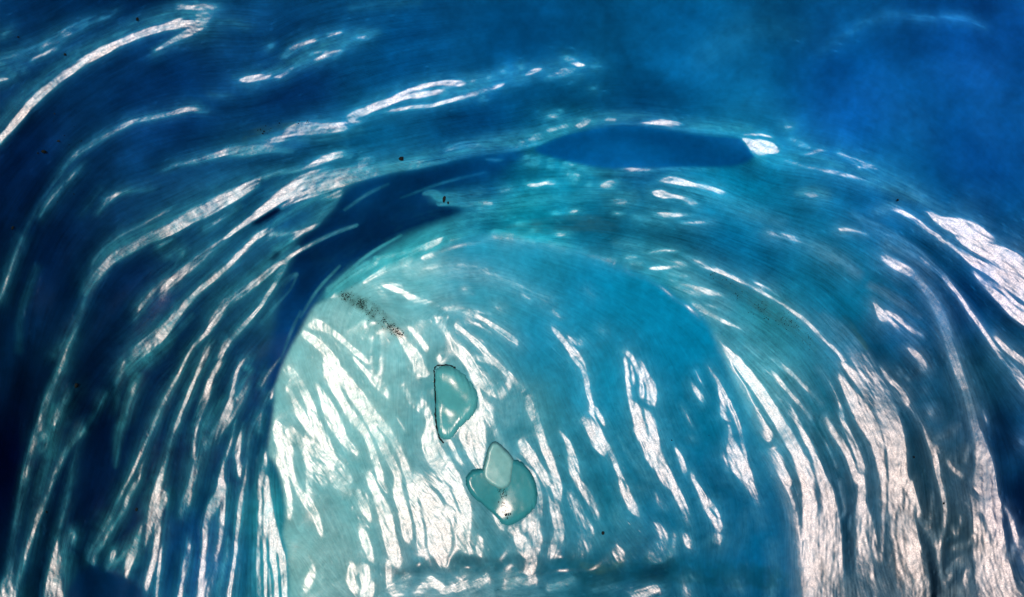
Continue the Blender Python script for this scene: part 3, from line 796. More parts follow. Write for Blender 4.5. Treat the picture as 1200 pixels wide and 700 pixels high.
hollow_m = blur(in_poly(HOLLOW).astype(float), 2.5)
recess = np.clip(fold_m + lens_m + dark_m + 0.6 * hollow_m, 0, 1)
thread = np.clip(lic(rng.random((H, W)), fx, fy, 45) - 1.5, 0, 1.2) * np.clip(blur(LU.B, 10) * 4 - 0.2, 0, 1) * rough_zone * (1 - recess)
LU.M = np.maximum(LU.M, 0.5 * thread)
LU.B *= 1 - 0.6 * recess
MU = finish(LU, grain, grain_f, clump, fx, fy)
MU *= 1 - 0.8 * recess * (1 - np.clip(LU.M * 2.2 - 0.5, 0, 1))
broad = value_noise(60) - 0.5
broad2 = value_noise(26) - 0.5
lean = np.clip(1 - 1.03 * MU, 0, 1) ** 1.9 * (1 + 1.1 * LU.UN * (1 - MU))
inside = np.clip(np.minimum(np.minimum(UU + 40, 1240 - UU), VV + 40) / 40, 0, 1)
pleat = lic(value_noise(7), fx, fy, 50)                # broad pleats along the flow
G0 = (0.45 + 1.0 * inside) + 0.24 * pleat * rough_zone * inside + 0.3 * broad + 0.2 * broad2 + (0.08 * grain + 0.03 * grain_f) * rough_zone + 0.2 * (value_noise(7) - 0.5) + 0.12 * (value_noise(3.5) - 0.5) + 0.1 * recess
wob = 0.5 * (value_noise(48) - 0.5) + 0.3 * (value_noise(20) - 0.5)
qx, qy = px - wob * py, py + wob * px
def rough(M, k, fx, fy):
    """fine unevenness of the wet crests, drawn out along the flow, which breaks up their shine"""
    a = np.clip(M * 1.6 - 0.3, 0, 1) * k
    n = [0.13 * lic(rng.random((H, W)), fx, fy, 3) + 0.10 * lic(rng.random((H, W)), fx, fy, 8) + 0.22 * (value_noise(3.3) - 0.5) for _ in (0, 1)]
    return a * n[0], a * n[1]
sx, sy = rough(MU, 0.5, fx, fy)
zx = lean * G0 * qx + (1 - lean) * GHX + sx
zy = lean * G0 * qy + (1 - lean) * GHY + sy

# --- back: the pale chamber beyond the arch
LI = raster(parse(STROKES_CHAMBER))
ix, iy = 0.55 * np.ones((H, W)), 0.83 * np.ones((H, W))
tt = np.clip((VV - 330) / 200, 0, 1)
ix = 0.9 - 0.5 * tt; iy = 0.45 + 0.45 * tt
nn = np.hypot(ix, iy); ix /= nn; iy /= nn
fx2, fy2 = flow_of(LI, (ix, iy))
px2, py2 = fy2, -fx2                          # falls away up and to the right
grain2 = lic(rng.random((H, W)), fx2, fy2, 9)
grain2_f = lic(rng.random((H, W)), fx2, fy2, 3)
clump2 = value_noise(7) + 0.7 * value_noise(3) + 0.35 * value_noise(18) - 1.02
thread2 = np.clip(lic(rng.random((H, W)), fx2, fy2, 30) - 1.6, 0, 1.2) * np.clip(blur(LI.B, 10) * 3 - 0.3, 0, 1)
LI.M = np.maximum(LI.M, 0.45 * thread2)
MI = finish(LI, grain2, grain2_f, clump2, fx2, fy2)
# the blocks of ice frozen into the wall, and the ledge shade painted at its foot
BOULDER = [(511,429),(520,427),(532,430),(545,440),(555,452),(561,466),(561,475),(554,487),(542,498),(534,506),(528,516),(520,519),(514,512),(511,495),(510,470),(509,448)]
BLOCK = [(602,538),(612,543),(621,552),(627,564),(630,578),(629,592),(622,601),(612,609),(602,616),(592,618),(586,613),(580,604),(570,594),(558,586),(549,576),(545,564),(549,554),(556,549),(563,552),(580,546)]
SLAB = [(579,516),(585,520),(594,528),(602,536),(603,545),(601,556),(600,566),(594,573),(586,575),(576,570),(566,560),(565,552),(569,538),(572,524)]
block_mask = blur((in_poly(BOULDER) | in_poly(BLOCK) | in_poly(SLAB)).astype(float), 1.5)
MI = MI * (1 - 0.93 * block_mask)
BAND = [(420,664),(470,668),(500,655),(540,650),(585,655),(610,648),(640,656),(668,648),(700,655),(740,650),(800,655),(860,660),(925,670),(928,690),(860,690),(800,684),(740,680),(690,690),(672,672),(640,676),(600,668),(560,672),(520,668),(470,676)]
band = np.clip(blur(in_poly(BAND).astype(float), 2.0) * (0.8 + 1.3 * clump2 + 0.25 * (value_noise(2.5) - 0.5)), 0, 1)
MI *= 1 - 0.35 * band
G2 = 1.2 - 0.25 * block_mask + 0.4 * band + 0.25 * (value_noise(50) - 0.5) + 0.3 * (value_noise(14) - 0.5) + 0.06 * grain2
lean2 = np.clip(1 - 1.03 * MI, 0, 1) ** 1.8
sx, sy = rough(MI, 0.72, fx2, fy2)
zx2 = lean2 * G2 * px2 + (1 - lean2) * GHX + sx
zy2 = lean2 * G2 * py2 + (1 - lean2) * GHY + sy
# one continuous relief: throat outside the arch line, chamber inside it
M_ALL = np.where(hole, MI, MU)
G_ALL = hole_s * G2 + (1 - hole_s) * G0
# the pillar stands sharp against the chamber, elsewhere the arch line is a soft fold
soft = np.clip((UU - 400) / 120, 0, 1)
low = np.clip((VV - 400) / 80, 0, 1)
mixer = blur(hole.astype(float), 0.8) * (1 - soft) + (blur(hole.astype(float), 2.2) * (1 - low) + blur(hole.astype(float), 9.0) * low) * soft
M_ALL = np.where(mixer > 0.5, MI, MU)
zeta = relief(mixer * zx2 + (1 - mixer) * zx, mixer * zy2 + (1 - mixer) * zy, M_ALL, G_ALL)
zeta += math.log(3.6) - np.median(zeta[(UU < 60) | (UU > 1140) | (VV < 40)])
Z_U = np.exp(zeta)
Z_I = Z_U
edge = (hole_s > 0.25) & (hole_s < 0.75) & (VV < 705)
P_U = points_of(Z_U); P_I = points_of(Z_I)
N_U = normals_of(P_U); N_I = normals_of(P_I)
# ---------------------------------------------------------------- ice tints, with part of the walls' light and shade mixed in
TONES_U = [(820,340,58,108,140),(760,312,45,104,140),(860,390,66,118,150),(20,200,0,38,85),(60,300,0,30,66),(120,480,0,20,50),(150,600,0,20,55),(20,550,0,15,50),(250,650,0,50,105),(200,120,0,52,110),
    (100,10,0,55,110),(350,110,0,62,128),(330,250,0,60,110),(450,240,0,35,70),(400,290,0,40,78),(300,450,0,34,76),(350,340,0,36,74),(230,440,0,24,58),(200,520,0,26,62),(180,350,0,30,70),(280,560,0,34,78),
    (480,60,0,82,150),(600,50,0,88,158),(800,60,0,95,165),(1000,120,0,84,170),(1150,50,0,82,172),(1150,180,0,82,168),(560,150,0,75,140),(430,170,0,85,140),
    (750,170,0,62,125),(570,205,0,58,115),(650,225,0,110,155),(700,270,0,80,120),(620,255,10,125,160),(400,332,85,130,150),(440,310,75,125,148),(480,297,55,122,148),(860,230,0,120,175),(900,300,0,95,150),
    (850,280,0,90,145),(780,330,30,110,140),(900,370,40,105,130),(960,330,10,95,140),(1040,240,0,85,150),(1100,300,0,80,140),(1000,360,0,95,140),
    (1050,440,20,70,105),(1060,390,0,75,130),(1150,440,25,85,125),(1180,520,20,75,130),(1140,350,0,75,140),(1070,560,30,65,90),(1120,540,25,60,85),
    (900,440,60,130,160),(960,480,20,100,135),(1120,620,20,55,75),(1190,600,10,55,110),(1080,680,25,55,80),(980,600,15,70,105),(322,600,30,95,120),(335,670,30,85,110)]
TONES_I = [(780,350,10,150,190),(820,400,0,146,186),(640,300,36,160,192),(720,330,12,150,188),(350,420,150,210,205),(420,380,150,215,210),(340,650,140,200,195),(400,620,110,180,180),(480,330,110,195,200),(560,300,40,160,190),
    (700,330,10,140,180),(640,400,20,150,185),(640,668,20,90,120),(560,665,60,130,150),(750,670,0,90,120),(560,360,70,175,195),(520,450,80,165,170),(540,460,60,155,165),(620,480,60,150,165),(700,450,12,150,184),
    (800,400,0,140,180),(830,480,0,130,165),(780,600,0,120,155),(880,620,0,105,145),(900,690,0,95,135),(850,560,0,120,160),(915,600,0,100,145),(920,660,0,95,140),(700,600,20,130,155),
    (650,680,40,125,145),(590,660,60,145,160),(560,640,80,155,160),(690,670,20,100,125),(500,660,80,150,165),(460,400,130,200,200),(430,480,140,205,200),(380,560,120,190,190)]
AL_U, AL_I = 1.05, 0.42
warm = np.array((0.4, 1.18, 1.05))
right = np.clip((UU - 820) / 160, 0, 1) * np.clip((VV - 300) / 160, 0, 1)
body_u = body_colour(TONES_U) * AL_U * warm * (1 + right[..., None] * np.array((1.0, -0.24, -0.2)))
body_i = body_colour(TONES_I) * AL_I * np.array((0.70, 1.13, 1.38))
var = (1 + 0.10 * grain * rough_zone + 0.35 * broad2 + 0.3 * clump * 0.5)[..., None]
body_u = body_u * np.clip(var, 0.5, 1.6)
var2 = (1 + 0.05 * grain2 + 0.22 * clump2 * 0.5 + 0.25 * broad2)[..., None]
body_i = body_i * np.clip(var2, 0.5, 1.5)
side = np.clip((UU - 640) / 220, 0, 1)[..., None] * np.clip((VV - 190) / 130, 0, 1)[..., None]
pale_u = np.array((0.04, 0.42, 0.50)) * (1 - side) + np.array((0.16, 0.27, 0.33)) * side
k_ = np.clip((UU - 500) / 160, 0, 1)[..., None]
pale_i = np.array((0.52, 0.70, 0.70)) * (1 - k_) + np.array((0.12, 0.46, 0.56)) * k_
bu = np.clip(LU.B * (1 + 0.18 * grain + 0.15 * grain_f + 0.5 * clump) * 0.50, 0, 0.65)[..., None]  # scattered glow beside lit crests, painted into the body colour
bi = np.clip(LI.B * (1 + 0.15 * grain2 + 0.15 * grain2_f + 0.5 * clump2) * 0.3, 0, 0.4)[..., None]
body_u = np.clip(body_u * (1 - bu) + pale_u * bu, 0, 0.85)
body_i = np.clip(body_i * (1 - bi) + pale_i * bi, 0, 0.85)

# dirt bands carried in the ice, and some darker teal streaks
DIRT_I = raster(parse('''0: 396,343,4,.5 408,348,9,.85 420,354,12,.95 433,362,12,.85 447,373,11,.7 460,385,9,.6 476,397,6,.3
0: 585,572,4,.6 592,582,7,.8 588,590,4,.5
0: 683,662,4,.5 700,668,8,.6 715,664,6,.5 730,660,5,.4'''))
DIRT_DARK_U = raster(parse('''0: 838,322,8,.5 860,335,11,.65 885,352,12,.7 910,368,11,.65 935,388,9,.5 955,408,6,.3
0: 990,372,3,.3 1002,388,3,.6 1015,408,2.5,.6
0: 285,165,3,.4 300,155,6,.6 318,150,5,.5 345,146,3,.5
0: 600,270,10,.3 640,265,14,.5 690,262,14,.5 720,268,8,.3'''))
def soil_or_darken(body, D, colour):
    d = np.clip(D.M * (0.52 + 0.5 * clump + 0.12 * grain_f), 0, 0.8)[..., None]
    return body * (1 - d) + np.array(colour) * d
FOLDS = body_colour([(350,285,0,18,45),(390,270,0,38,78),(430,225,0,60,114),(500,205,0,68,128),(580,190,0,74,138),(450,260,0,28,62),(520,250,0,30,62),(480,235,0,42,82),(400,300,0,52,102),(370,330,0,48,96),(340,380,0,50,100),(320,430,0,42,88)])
for m_, col in ((fold_m, None), (lens_m, (0, 82, 150)), (dark_m, (0, 18, 48)), (0.8 * hollow_m, (0, 38, 76))):      # shade of fold, ledge and hollows painted into the ice
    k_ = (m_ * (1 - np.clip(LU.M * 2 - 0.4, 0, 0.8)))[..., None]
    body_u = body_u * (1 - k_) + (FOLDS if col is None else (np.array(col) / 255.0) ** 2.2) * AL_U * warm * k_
k_ = 0.5 * band[..., None]
body_i = body_i * (1 - k_) + (np.array((15, 85, 110)) / 255.0) ** 2.2 * AL_I * k_  # ledge shading darkened into the chamber colour
body_i = soil_or_darken(body_i, DIRT_I, (0.02, 0.075, 0.072))
body_u = soil_or_darken(body_u, DIRT_DARK_U, (0.02, 0.10, 0.13))
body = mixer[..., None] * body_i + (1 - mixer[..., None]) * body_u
body *= (0.88 + 0.24 * value_noise(3) * 0.6 + 0.24 * value_noise(8) * 0.4)[..., None]

# ---------------------------------------------------------------- materials
def ice_material(name, rough=0.33, scale=9.0, bump=0.25, attr=True, colour=None):
    m = bpy.data.materials.new(name)
    m.use_nodes = True
    nt = m.node_tree; N = nt.nodes; Lk = nt.links
    bs = N["Principled BSDF"]
    tc = N.new("ShaderNodeNewGeometry")
    n1 = N.new("ShaderNodeTexNoise"); n1.inputs["Scale"].default_value = scale; n1.inputs["Detail"].default_value = 8; n1.inputs["Roughness"].default_value = 0.65
    Lk.new(tc.outputs["Position"], n1.inputs["Vector"])
    n2 = N.new("ShaderNodeTexNoise"); n2.inputs["Scale"].default_value = scale * 18; n2.inputs["Detail"].default_value = 4; n2.inputs["Roughness"].default_value = 0.7
    Lk.new(tc.outputs["Position"], n2.inputs["Vector"])
    if attr:
        a = N.new("ShaderNodeAttribute"); a.attribute_name = "ice"; src = a.outputs["Color"]
    else:
        a = N.new("ShaderNodeRGB"); a.outputs[0].default_value = (*colour, 1); src = a.outputs[0]
    mr = N.new("ShaderNodeMapRange"); mr.inputs["From Min"].default_value = 0.3; mr.inputs["From Max"].default_value = 0.7
    mr.inputs["To Min"].default_value = 0.86; mr.inputs["To Max"].default_value = 1.14
    Lk.new(n1.outputs["Fac"], mr.inputs["Value"])
    mx = N.new("ShaderNodeVectorMath"); mx.operation = 'SCALE'
    Lk.new(src, mx.inputs[0]); Lk.new(mr.outputs[0], mx.inputs["Scale"])
    Lk.new(mx.outputs[0], bs.inputs["Base Color"])
    rr = N.new("ShaderNodeMapRange"); rr.inputs["From Min"].default_value = 0.3; rr.inputs["From Max"].default_value = 0.7
    rr.inputs["To Min"].default_value = rough - 0.07; rr.inputs["To Max"].default_value = rough + 0.09
    Lk.new(n2.outputs["Fac"], rr.inputs["Value"]); Lk.new(rr.outputs[0], bs.inputs["Roughness"])
    b = N.new("ShaderNodeBump"); b.inputs["Strength"].default_value = bump; b.inputs["Distance"].default_value = 0.004
    Lk.new(n2.outputs["Fac"], b.inputs["Height"]); Lk.new(b.outputs[0], bs.inputs["Normal"])
    # wet skin of the ice: a clear reflecting layer over the body
    bs.inputs["Specular IOR Level"].default_value = 0.0
    gl = N.new("ShaderNodeBsdfGlossy"); gl.distribution = 'BECKMANN'
    Lk.new(rr.outputs[0], gl.inputs["Roughness"]); Lk.new(b.outputs[0], gl.inputs["Normal"])
    fr = N.new("ShaderNodeFresnel"); fr.inputs["IOR"].default_value = 1.75; Lk.new(b.outputs[0], fr.inputs["Normal"])
    ms = N.new("ShaderNodeMixShader")
    mn = N.new("ShaderNodeMath"); mn.operation = 'MINIMUM'; mn.inputs[1].default_value = 0.054; Lk.new(fr.outputs[0], mn.inputs[0]); Lk.new(mn.outputs[0], ms.inputs[0]); Lk.new(bs.outputs[0], ms.inputs[1]); Lk.new(gl.outputs[0], ms.inputs[2])
    Lk.new(ms.outputs[0], N["Material Output"].inputs["Surface"])
    return m
M_THROAT = ice_material("blue_glacier_ice", 0.385, 8.0, 0.08)
M_CHAMBER = ice_material("pale_glacier_ice", 0.375, 7.0, 0.12)

def plain_material(name, colour, rough=0.8, scale=20.0):
    m = bpy.data.materials.new(name); m.use_nodes = True
    nt = m.node_tree; bs = nt.nodes["Principled BSDF"]
    n = nt.nodes.new("ShaderNodeTexNoise"); n.inputs["Scale"].default_value = scale; n.inputs["Detail"].default_value = 6
    g = nt.nodes.new("ShaderNodeNewGeometry"); nt.links.new(g.outputs["Position"], n.inputs["Vector"])
    r = nt.nodes.new("ShaderNodeValToRGB")
    r.color_ramp.elements[0].position = 0.3; r.color_ramp.elements[1].position = 0.7
    r.color_ramp.elements[0].color = (*[c * 0.7 for c in colour], 1); r.color_ramp.elements[1].color = (*[min(1, c * 1.25) for c in colour], 1)
    nt.links.new(n.outputs["Fac"], r.inputs[0]); nt.links.new(r.outputs[0], bs.inputs["Base Color"])
    bs.inputs["Roughness"].default_value = rough
    bs.inputs["Specular IOR Level"].default_value = 0.1
    return m
M_SNOW = plain_material("trodden_snow", (0.78, 0.8, 0.83), 0.7, 1.5)
M_GRIT = plain_material("dark_grit_and_crack", (0.003, 0.007, 0.009), 0.9, 60)

# ---------------------------------------------------------------- objects
def tag(o, label=None, cat=None, group=None, kind=None):
    for k, v in (("label", label), ("category", cat), ("group", group), ("kind", kind)):
        if v: o[k] = v
    return o

def new_mesh(name, verts, faces, mat, parent=None, smooth=True, normals=None, colours=None):
    """faces: (n,4) or (n,3) int array"""
    me = bpy.data.meshes.new(name)
    faces = np.asarray(faces, dtype=np.int32); verts = np.asarray(verts, dtype=np.float32)
    k = faces.shape[1]
    me.vertices.add(len(verts)); me.vertices.foreach_set("co", verts.ravel())
    me.loops.add(faces.size); me.loops.foreach_set("vertex_index", faces.ravel())
    me.polygons.add(len(faces))
    me.polygons.foreach_set("loop_start", np.arange(0, faces.size, k, dtype=np.int32))
    me.update(calc_edges=True)
    me.polygons.foreach_set("use_smooth", np.full(len(faces), smooth))
    if colours is not None:
        at = me.attributes.new("ice", 'FLOAT_COLOR', 'POINT')
        c = np.ones((len(verts), 4), np.float32); c[:, :3] = colours
        at.data.foreach_set("color", c.ravel())
    me.materials.append(mat)
    me.validate(); me.update()
    if normals is not None:
        me.normals_split_custom_set_from_vertices(np.asarray(normals, np.float32).tolist())
    o = bpy.data.objects.new(name, me)
    COL.objects.link(o)
    if parent is not None: o.parent = parent
    return o

def empty(name):
    o = bpy.data.objects.new(name, None); COL.objects.link(o); return o

idx = np.arange(H * W).reshape(H, W)
QUADS = np.stack([idx[:-1, :-1], idx[1:, :-1], idx[1:, 1:], idx[:-1, 1:]], 2)      # faces look at the camera

def sheet_piece(name, quads, P, Nn, C, mat, parent=None):
    u, inv = np.unique(quads, return_inverse=True)
    f = inv.reshape(quads.shape)
    V, NN, CC = P.reshape(-1, 3)[u], Nn.reshape(-1, 3)[u], C.reshape(-1, 3)[u]
    return new_mesh(name, V, f, mat, parent, True, NN, CC)

def face_map(a):
    return a[:-1, :-1]
front_face = ~(hole[:-1, :-1] & hole[1:, :-1] & hole[:-1, 1:] & hole[1:, 1:])

# regions of the front ice
R = np.zeros((H, W), int)                                    # 0 vault
wall_l = in_poly([(-400,150),(60,190),(180,215),(300,215),(395,228),(352,272),(330,300),(335,310),(420,266),(455,250),(460,288),(380,345),(300,480),(345,560),(345,1000),(-400,1000)])
wall_r = in_poly([(1500,255),(1120,262),(1010,235),(960,262),(890,300),(780,290),(740,300),(690,297),(720,309),(775,333),(820,368),(838,395),(700,500),(850,1000),(1500,1000)])
throat = in_poly([(440,300),(460,287),(500,268),(548,247),(530,242),(500,240),(540,215),(620,178),(700,192),(800,198),(890,188),(1010,235),(960,262),(890,300),(780,290),(740,300),(690,297),(600,320),(480,320),(430,345),(380,360),(375,345)])
fold = in_poly([(338,306),(360,292),(420,266),(397,268),(352,278),(375,262),(395,235),(430,213),(480,202),(560,183),(620,174),(650,185),(540,218),(500,240),(548,247),(500,268),(460,287),(440,299),(410,315),(392,330),(375,348),(352,389),(330,432),(318,470),(305,470),(318,420),(345,350)])
ledge = in_poly([(620,174),(660,158),(690,150),(720,147),(760,149),(830,159),(872,164),(884,178),(890,188),(800,198),(720,197),(680,192),(645,186)])
pillar = in_poly([(302,1000),(302,700),(302,600),(306,556),(312,532),(350,536),(360,1000)])
for k, m in ((1, wall_l), (2, wall_r), (3, throat), (4, fold), (5, ledge), (6, pillar)):
    R[m] = k
INFO = {
    0: ("ceiling", "blue ice vault above the arch, smooth azure at the right and white crests at the left", None, "structure"),
    1: ("ice_wall", "dark navy fluted ice wall at the left with thin pale crests running down it", "ice wall", "thing"),
    2: ("ice_wall", "grey blue ice wall at the right with broad white glistening flutes", "ice wall", "thing"),
    3: ("ice_arch", "teal rippled ice arch with small white glints over the pale chamber", "ice arch", None),
    4: ("ice_fold", "smooth near black navy fold of ice sweeping down to the pale chamber's left edge", "ice fold", None),
    5: ("ice_ledge", "plain deep blue lens shaped ice ledge ending at a white nose on the right", "ice ledge", None),
    6: ("ice_pillar", "slim ice pillar with white streaks and two dark teal lobes at the chamber's left edge", "ice pillar", "thing"),
}
RF = face_map(R)
IDF = face_map(LU.ID)
def crest_name(strokes, si):
    pts = strokes[si][1]
    return "knob" if len(pts) == 1 else "flute" if pts[:, 2].max() >= 9 else "ridge"
SU, SI = parse(STROKES_THROAT), parse(STROKES_CHAMBER)
HOLLOWS = 9000
for k_, m_ in enumerate((wedge_m, pocket_m, hollow_m)):
    IDF = np.where(face_map(m_) > 0.5, HOLLOWS + k_, IDF)
ridge_home = {}
for si in np.unique(IDF[front_face & (IDF >= 0)]):
    m = front_face & (IDF == si)
    if m.sum() < 12:
        IDF[m] = -1; continue
    ridge_home[int(si)] = int(np.bincount(RF[m]).argmax())
for k in INFO:
    name, lab, cat, kind = INFO[k]
    m = front_face & (RF == k) & (IDF < 0)
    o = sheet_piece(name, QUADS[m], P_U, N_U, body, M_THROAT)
    tag(o, lab, cat, None, kind)
    for si, home in ridge_home.items():
        if home == k:
            mm = front_face & (IDF == si)
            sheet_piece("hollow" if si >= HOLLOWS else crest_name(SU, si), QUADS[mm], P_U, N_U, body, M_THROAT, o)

# the chamber beyond
cf = ~front_face
IDC = face_map(LI.ID)
seen = cf & face_map(hole)
o = None
for si in np.unique(IDC[cf & (IDC >= 0)]):
    if (seen & (IDC == si)).sum() < 12: IDC[IDC == si] = -1
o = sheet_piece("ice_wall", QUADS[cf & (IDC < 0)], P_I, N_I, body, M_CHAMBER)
tag(o, "pale turquoise back wall of the chamber inside the arch with slanting white ripples", "ice wall", None, "thing")
for si in np.unique(IDC[cf & (IDC >= 0)]):
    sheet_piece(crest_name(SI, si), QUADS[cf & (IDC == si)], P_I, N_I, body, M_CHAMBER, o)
chamber = o
# ---------------------------------------------------------------- ground outside, under the sky
def ground():
    n = 40
    g = np.concatenate([-np.geomspace(1200, 1.5, n // 2), np.linspace(-1, 1, 5), np.geomspace(1.5, 1200, n // 2)])
    X, Y = np.meshgrid(g, g)
    r = np.random.default_rng(3)
    Zg = -1.5 + 0.05 * r.standard_normal(X.shape) * np.clip(np.hypot(X, Y) / 6, 0.3, 6)
    m = len(g); ii = np.arange(m * m).reshape(m, m)
    q = np.stack([ii[:-1, :-1], ii[:-1, 1:], ii[1:, 1:], ii[1:, :-1]], 2).reshape(-1, 4)
    o = new_mesh("snow_ground", np.stack([X, Y, Zg], 2).reshape(-1, 3), q, M_SNOW)
    tag(o, kind="structure")
ground()

def glacier_face():
    """the ice round the mouth of the cave, going on beyond the frame"""
    r = np.random.default_rng(8)
    js = np.r_[np.arange(H - 1, 0, -8), np.zeros(len(np.arange(0, W, 8)), int), np.arange(0, H, 8)]
    is_ = np.r_[np.zeros(len(np.arange(H - 1, 0, -8)), int), np.arange(0, W, 8), np.full(len(np.arange(0, H, 8)), W - 1)]
    P0 = P_U[js, is_]; C0 = body[js, is_]
    out = P0 - np.array((0.0, 0.0, 1.2)); out[:, 1] = 0
    out /= np.linalg.norm(out, axis=1, keepdims=True)
    rows, cols = [P0], [C0]
    for k, d in enumerate((0.12, 0.35, 0.8, 1.6, 3.0, 5.5, 9.0, 14.0)):
        j = P0 + out * d
        j[:, 1] = P0[:, 1] * math.exp(-d) + (3.0 - 0.02 * d) * (1 - math.exp(-d)) + 0.05 * r.standard_normal(len(P0)) * min(1, d)
        j[:, 2] = np.maximum(j[:, 2], -1.6)
        rows.append(j); cols.append(C0 * math.exp(-d / 2) + np.array((0.30, 0.52, 0.62)) * (1 - math.exp(-d / 2)))
    n = len(P0); V = np.vstack(rows); m = len(rows)
    ii = np.arange(n * m).reshape(m, n)
    q = np.stack([ii[:-1, :-1], ii[:-1, 1:], ii[1:, 1:], ii[1:, :-1]], 2).reshape(-1, 4)
    tag(new_mesh("glacier", V, q, M_THROAT, None, True, None, np.vstack(cols)), kind="structure")
glacier_face()

# ---------------------------------------------------------------- blocks frozen into the chamber wall
ZS = blur(Z_U, 4)
def z_at(a, u, v):
    return a[np.clip(np.rint((np.asarray(v) + MY) / STEP).astype(int), 0, H - 1), np.clip(np.rint((np.asarray(u) + MX) / STEP).astype(int), 0, W - 1)]
def place(u, v, z):
    return np.stack([(u - 600) / 600 * T * z, z, CAM[2] - (v - 350) / 600 * T * z], -1)

def ice_lump(name, poly, out, round_, tilt, mat, seed=1):
    """a solid block standing out of the wall by `out` metres: rounded face, sides going back into the wall"""
    p = np.array(poly, float); c = p.mean(0)
    mask = in_poly(poly).astype(float)
    m = np.clip((blur(mask, round_) + 0.05 * clump + 0.03 * grain2 - 0.42) / 0.5, 0, 1) * (blur(mask, 2) > 0.02)
    h = 1 - (1 - m) ** 2
    j0, j1 = int((p[:, 1].min() + MY) / STEP) - 6, int((p[:, 1].max() + MY) / STEP) + 7
    i0, i1 = int((p[:, 0].min() + MX) / STEP) - 6, int((p[:, 0].max() + MX) / STEP) + 7
    sl = (slice(j0, j1), slice(i0, i1))
    r = np.random.default_rng(seed)
    X, Y = UU[sl], VV[sl]
    inside = mask[sl] > 0.5
    z = ZS[sl] + (X - c[0]) * tilt[0] + (Y - c[1]) * tilt[1]
    z = z - out * h[sl] + 0.03 * (1 - np.clip(h[sl] * 6, 0, 1)) + 0.009 * (clump[sl] * 0.25 + broad2[sl]) 
    Pm = place(X.ravel(), Y.ravel(), z.ravel())
    nh, nw = X.shape
    ii = np.arange(nh * nw).reshape(nh, nw)
    keep = h[sl] > 0.001
    f = keep[:-1, :-1] | keep[1:, :-1] | keep[1:, 1:] | keep[:-1, 1:]
    q = np.stack([ii[:-1, :-1], ii[1:, :-1], ii[1:, 1:], ii[:-1, 1:]], 2)[f]
    u, inv = np.unique(q, return_inverse=True)
    return new_mesh(name, Pm[u], inv.reshape(q.shape), mat)

M_BOULDER = ice_material("teal_block_ice", 0.33, 14.0, 0.15, False, (0.035, 0.21, 0.25))
M_BLOCK = ice_material("dark_teal_block_ice", 0.33, 14.0, 0.12, False, (0.015, 0.15, 0.19))
M_SLAB = ice_material("frosted_slab_ice", 0.36, 22.0, 0.25, False, (0.085, 0.26, 0.29))
boulder = tag(ice_lump("ice_boulder", BOULDER, 0.034, 5.0, (0.0, 0.0), M_BOULDER, 4), "smooth teal ice boulder in the chamber wall with a dark crack along its left edge", "ice boulder")
block = tag(ice_lump("ice_block", BLOCK, 0.034, 3.5, (0.0, 0.0005), M_BLOCK, 5), "dark teal rounded ice block in the chamber wall with black dirt on its face", "ice block")
slab = tag(ice_lump("ice_slab", SLAB, 0.062, 2.0, (0.0, 0.0), M_SLAB, 6), "pale frosted ice slab leaning on the dark teal block", "ice slab")

# ---------------------------------------------------------------- stones and grit
def stone_verts(r, n=8):
    """an uneven little stone: icosahedron with knocked corners"""
    g = (1 + 5 ** 0.5) / 2
    v = np.array([(-1,g,0),(1,g,0),(-1,-g,0),(1,-g,0),(0,-1,g),(0,1,g),(0,-1,-g),(0,1,-g),(g,0,-1),(g,0,1),(-g,0,-1),(-g,0,1)], float) / 1.9
    return v * (0.7 + 0.6 * r.random((12, 1))) * (0.7 + 0.6 * r.random(3))
STONE_F = np.array([(0,11,5),(0,5,1),(0,1,7),(0,7,10),(0,10,11),(1,5,9),(5,11,4),(11,10,2),(10,7,6),(7,1,8),(3,9,4),(3,4,2),(3,2,6),(3,6,8),(3,8,9),(4,9,5),(2,4,11),(6,2,10),(8,6,7),(9,8,1)])
rs = np.random.default_rng(11)
def pebble(u, v, px, label, group=None, name="pebble", cat="pebble", stretch=1.0):
    z = float(z_at(Z_U, u, v))
    k = px / 600 * T * z * 0.36
    vs = stone_verts(rs) * k * np.array((1, 1, stretch))
    p = place(np.array(u, float), np.array(v, float), np.array(z + 0.25 * k))
    o = new_mesh(name, vs, STONE_F, M_GRIT, None, False)
    o.location = p
    return tag(o, label, cat, group)
pebble(67, 165, 7, "dark pebble in the navy wall under the upper left white crest, upper of two")
pebble(51, 178, 8, "dark pebble in the navy wall under the upper left white crest, lower of two")
for u, v, s, lab in ((44,179,3.5,"tiny dark chip just left of the lower of two pebbles in the navy wall"),
        (95,165,3.5,"tiny dark chip beside the thin arched crest on the left wall"),
        (54,600,6,"small dark chip at the thin slanting crest near the lower left edge"),
        (160,597,6,"small dark chip between thin crests of the lower left wall"),
        (89,452,6,"small black chip in the dark navy wall above the short curved crest"),
        (21,43,5.5,"narrow dark chip in the top left corner above the frosted crest"),
        (161,22,5.5,"dark chip above the long white crest at the top left"),
        (76,64,4.5,"dark chip between the two pale crests at the top left"),
        (14,267,6,"dark chip at the left edge above the thin upright crest"),
        (1072,536,4,"tiny dark chip in the grey blue hollow between two white flutes at the right"),
        (1052,234,4,"tiny dark chip in the blue vault above the white branching flute at the right"),
        (1106,590,4,"tiny dark chip on the thin curved ridge at the lower right"),
        (787,516,4,"tiny dark chip in the turquoise wall between two white flutes"),
        (706,625,7,"dark chip near the frosted patch at the foot of the chamber")):
    pebble(u, v, s, lab, None, "stone_chip", "stone chip", 1.2)
pebble(469, 186, 8, "dark oval stone just above the big white crest of the arch", None, "stone", "stone")
pebble(520.5, 233, 6, "taller dark knob standing beside the small pale crescent over the arch", None, "upright_stone", "stone", 2.4)
pebble(525, 238, 5, "shorter dark knob to the right of the small pale crescent", None, "upright_stone", "stone", 1.5)

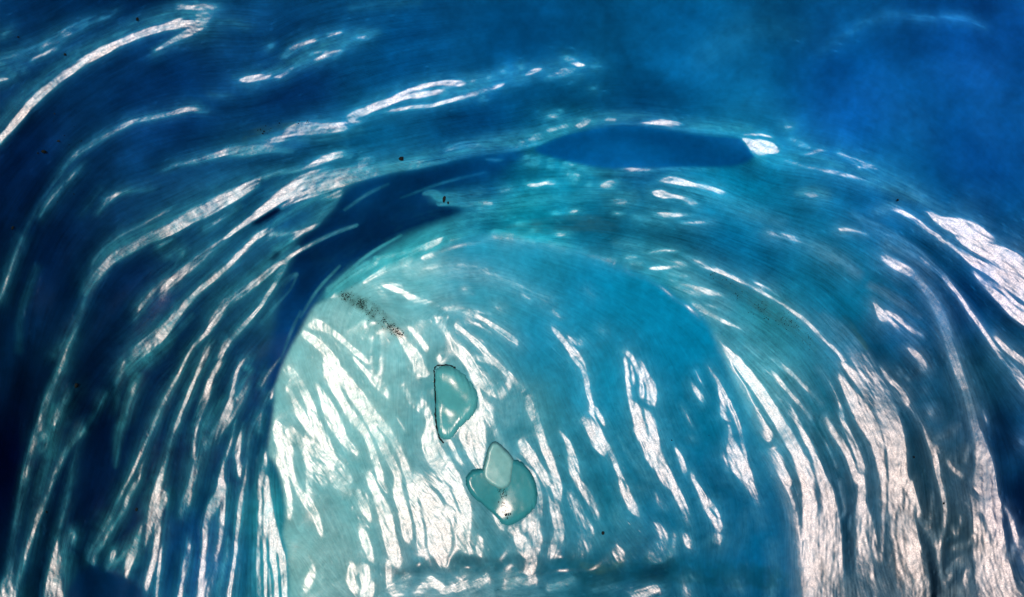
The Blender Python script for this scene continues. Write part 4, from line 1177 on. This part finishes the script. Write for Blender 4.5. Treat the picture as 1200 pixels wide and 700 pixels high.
def grit(name, line, n, spread, smin, smax, label, parent=None, out=0.0):
    """grains melting out of the ice along a band: one object, nobody could count them"""
    pl = smooth_line(np.array([(a, b, w, 1) for a, b, w in line], float), 6)
    V, F = [], []
    for k in range(n):
        q = pl[rs.integers(len(pl))]
        u, v = q[0] + rs.normal() * q[2] * spread, q[1] + rs.normal() * q[2] * spread
        if rs.random() > 0.35 + 2.2 * float(z_at(clump, u, v)): continue          # grit gathers in clumps
        z = float(z_at(Z_U, u, v)) - out
        s = (smin + (smax - smin) * rs.random() ** 3) / 600 * T * z * 0.42
        F.append(STONE_F + 12 * len(V)); V.append(stone_verts(rs) * s + place(np.array(u), np.array(v), np.array(z)))
    o = new_mesh(name, np.vstack(V), np.vstack(F), M_GRIT, parent, False)
    o["kind"] = "stuff"
    if label: o["label"] = label
    return o
grit("grit", [(402,346,3),(412,350,6),(424,357,6),(440,368,5),(456,382,4),(472,394,3)], 2900, 0.75, 0.4, 1.6, "dark grit band slanting across the top left of the pale chamber")
grit("grit", [(835,322,5),(860,338,8),(885,354,9),(910,370,8),(935,390,7),(950,402,5)], 900, 0.75, 0.4, 1.5, "dark grit specks along the dirty band right of the arch")
grit("grit", [(60,185,60),(40,260,50),(90,120,50)], 60, 0.5, 0.6, 2.0, "scattered dark specks in the upper left ice")
grit("grit", [(265,168,6),(290,158,9),(320,150,9),(360,143,4)], 130, 0.5, 0.6, 1.8, "dark specks above the long white crests at the upper left")
grit("grit", [(420,560,30),(500,600,30),(600,650,40),(700,640,40),(520,520,40),(900,560,20)], 160, 0.9, 0.5, 1.6, "scattered dark specks in the lower chamber")
grit("dirt_patch", [(586,574,3),(591,581,4),(588,588,3),(596,606,4)], 130, 0.55, 0.6, 1.8, None, block, 0.045)
def seam(line, width, out, parent):
    pl = smooth_line(np.array([(a, b, width, 1) for a, b in line], float), 6)
    V, F = [], []
    for k, q in enumerate(pl):
        z = float(z_at(ZS, q[0], q[1])) - out
        wpx = width * (0.4 + 1.1 * rs.random())
        d = pl[min(k + 1, len(pl) - 1), :2] - pl[max(k - 1, 0), :2]; d /= np.hypot(*d) + 1e-9
        ctr = np.array(q[:2]) + rs.normal(size=2) * 0.35
        for s in (-1, 1):
            V.append(place(ctr[0] - s * d[1] * wpx / 2, ctr[1] + s * d[0] * wpx / 2, np.array(z)))
        V.append(place(ctr[0], ctr[1], np.array(z - 0.006)))
        if k:
            a, b_ = 3 * (k - 1), 3 * k
            F += [(a, b_, b_ + 2, a + 2), (a + 2, b_ + 2, b_ + 1, a + 1)]
    return new_mesh("crack_seam", V, F, M_GRIT, parent)  # dark strip along the boulder's crack
seam([(534,431),(524,428),(512,429),(509,434),(509,448),(510,462),(510,480),(511,495),(514,510),(520,520)], 1.4, 0.02, boulder)
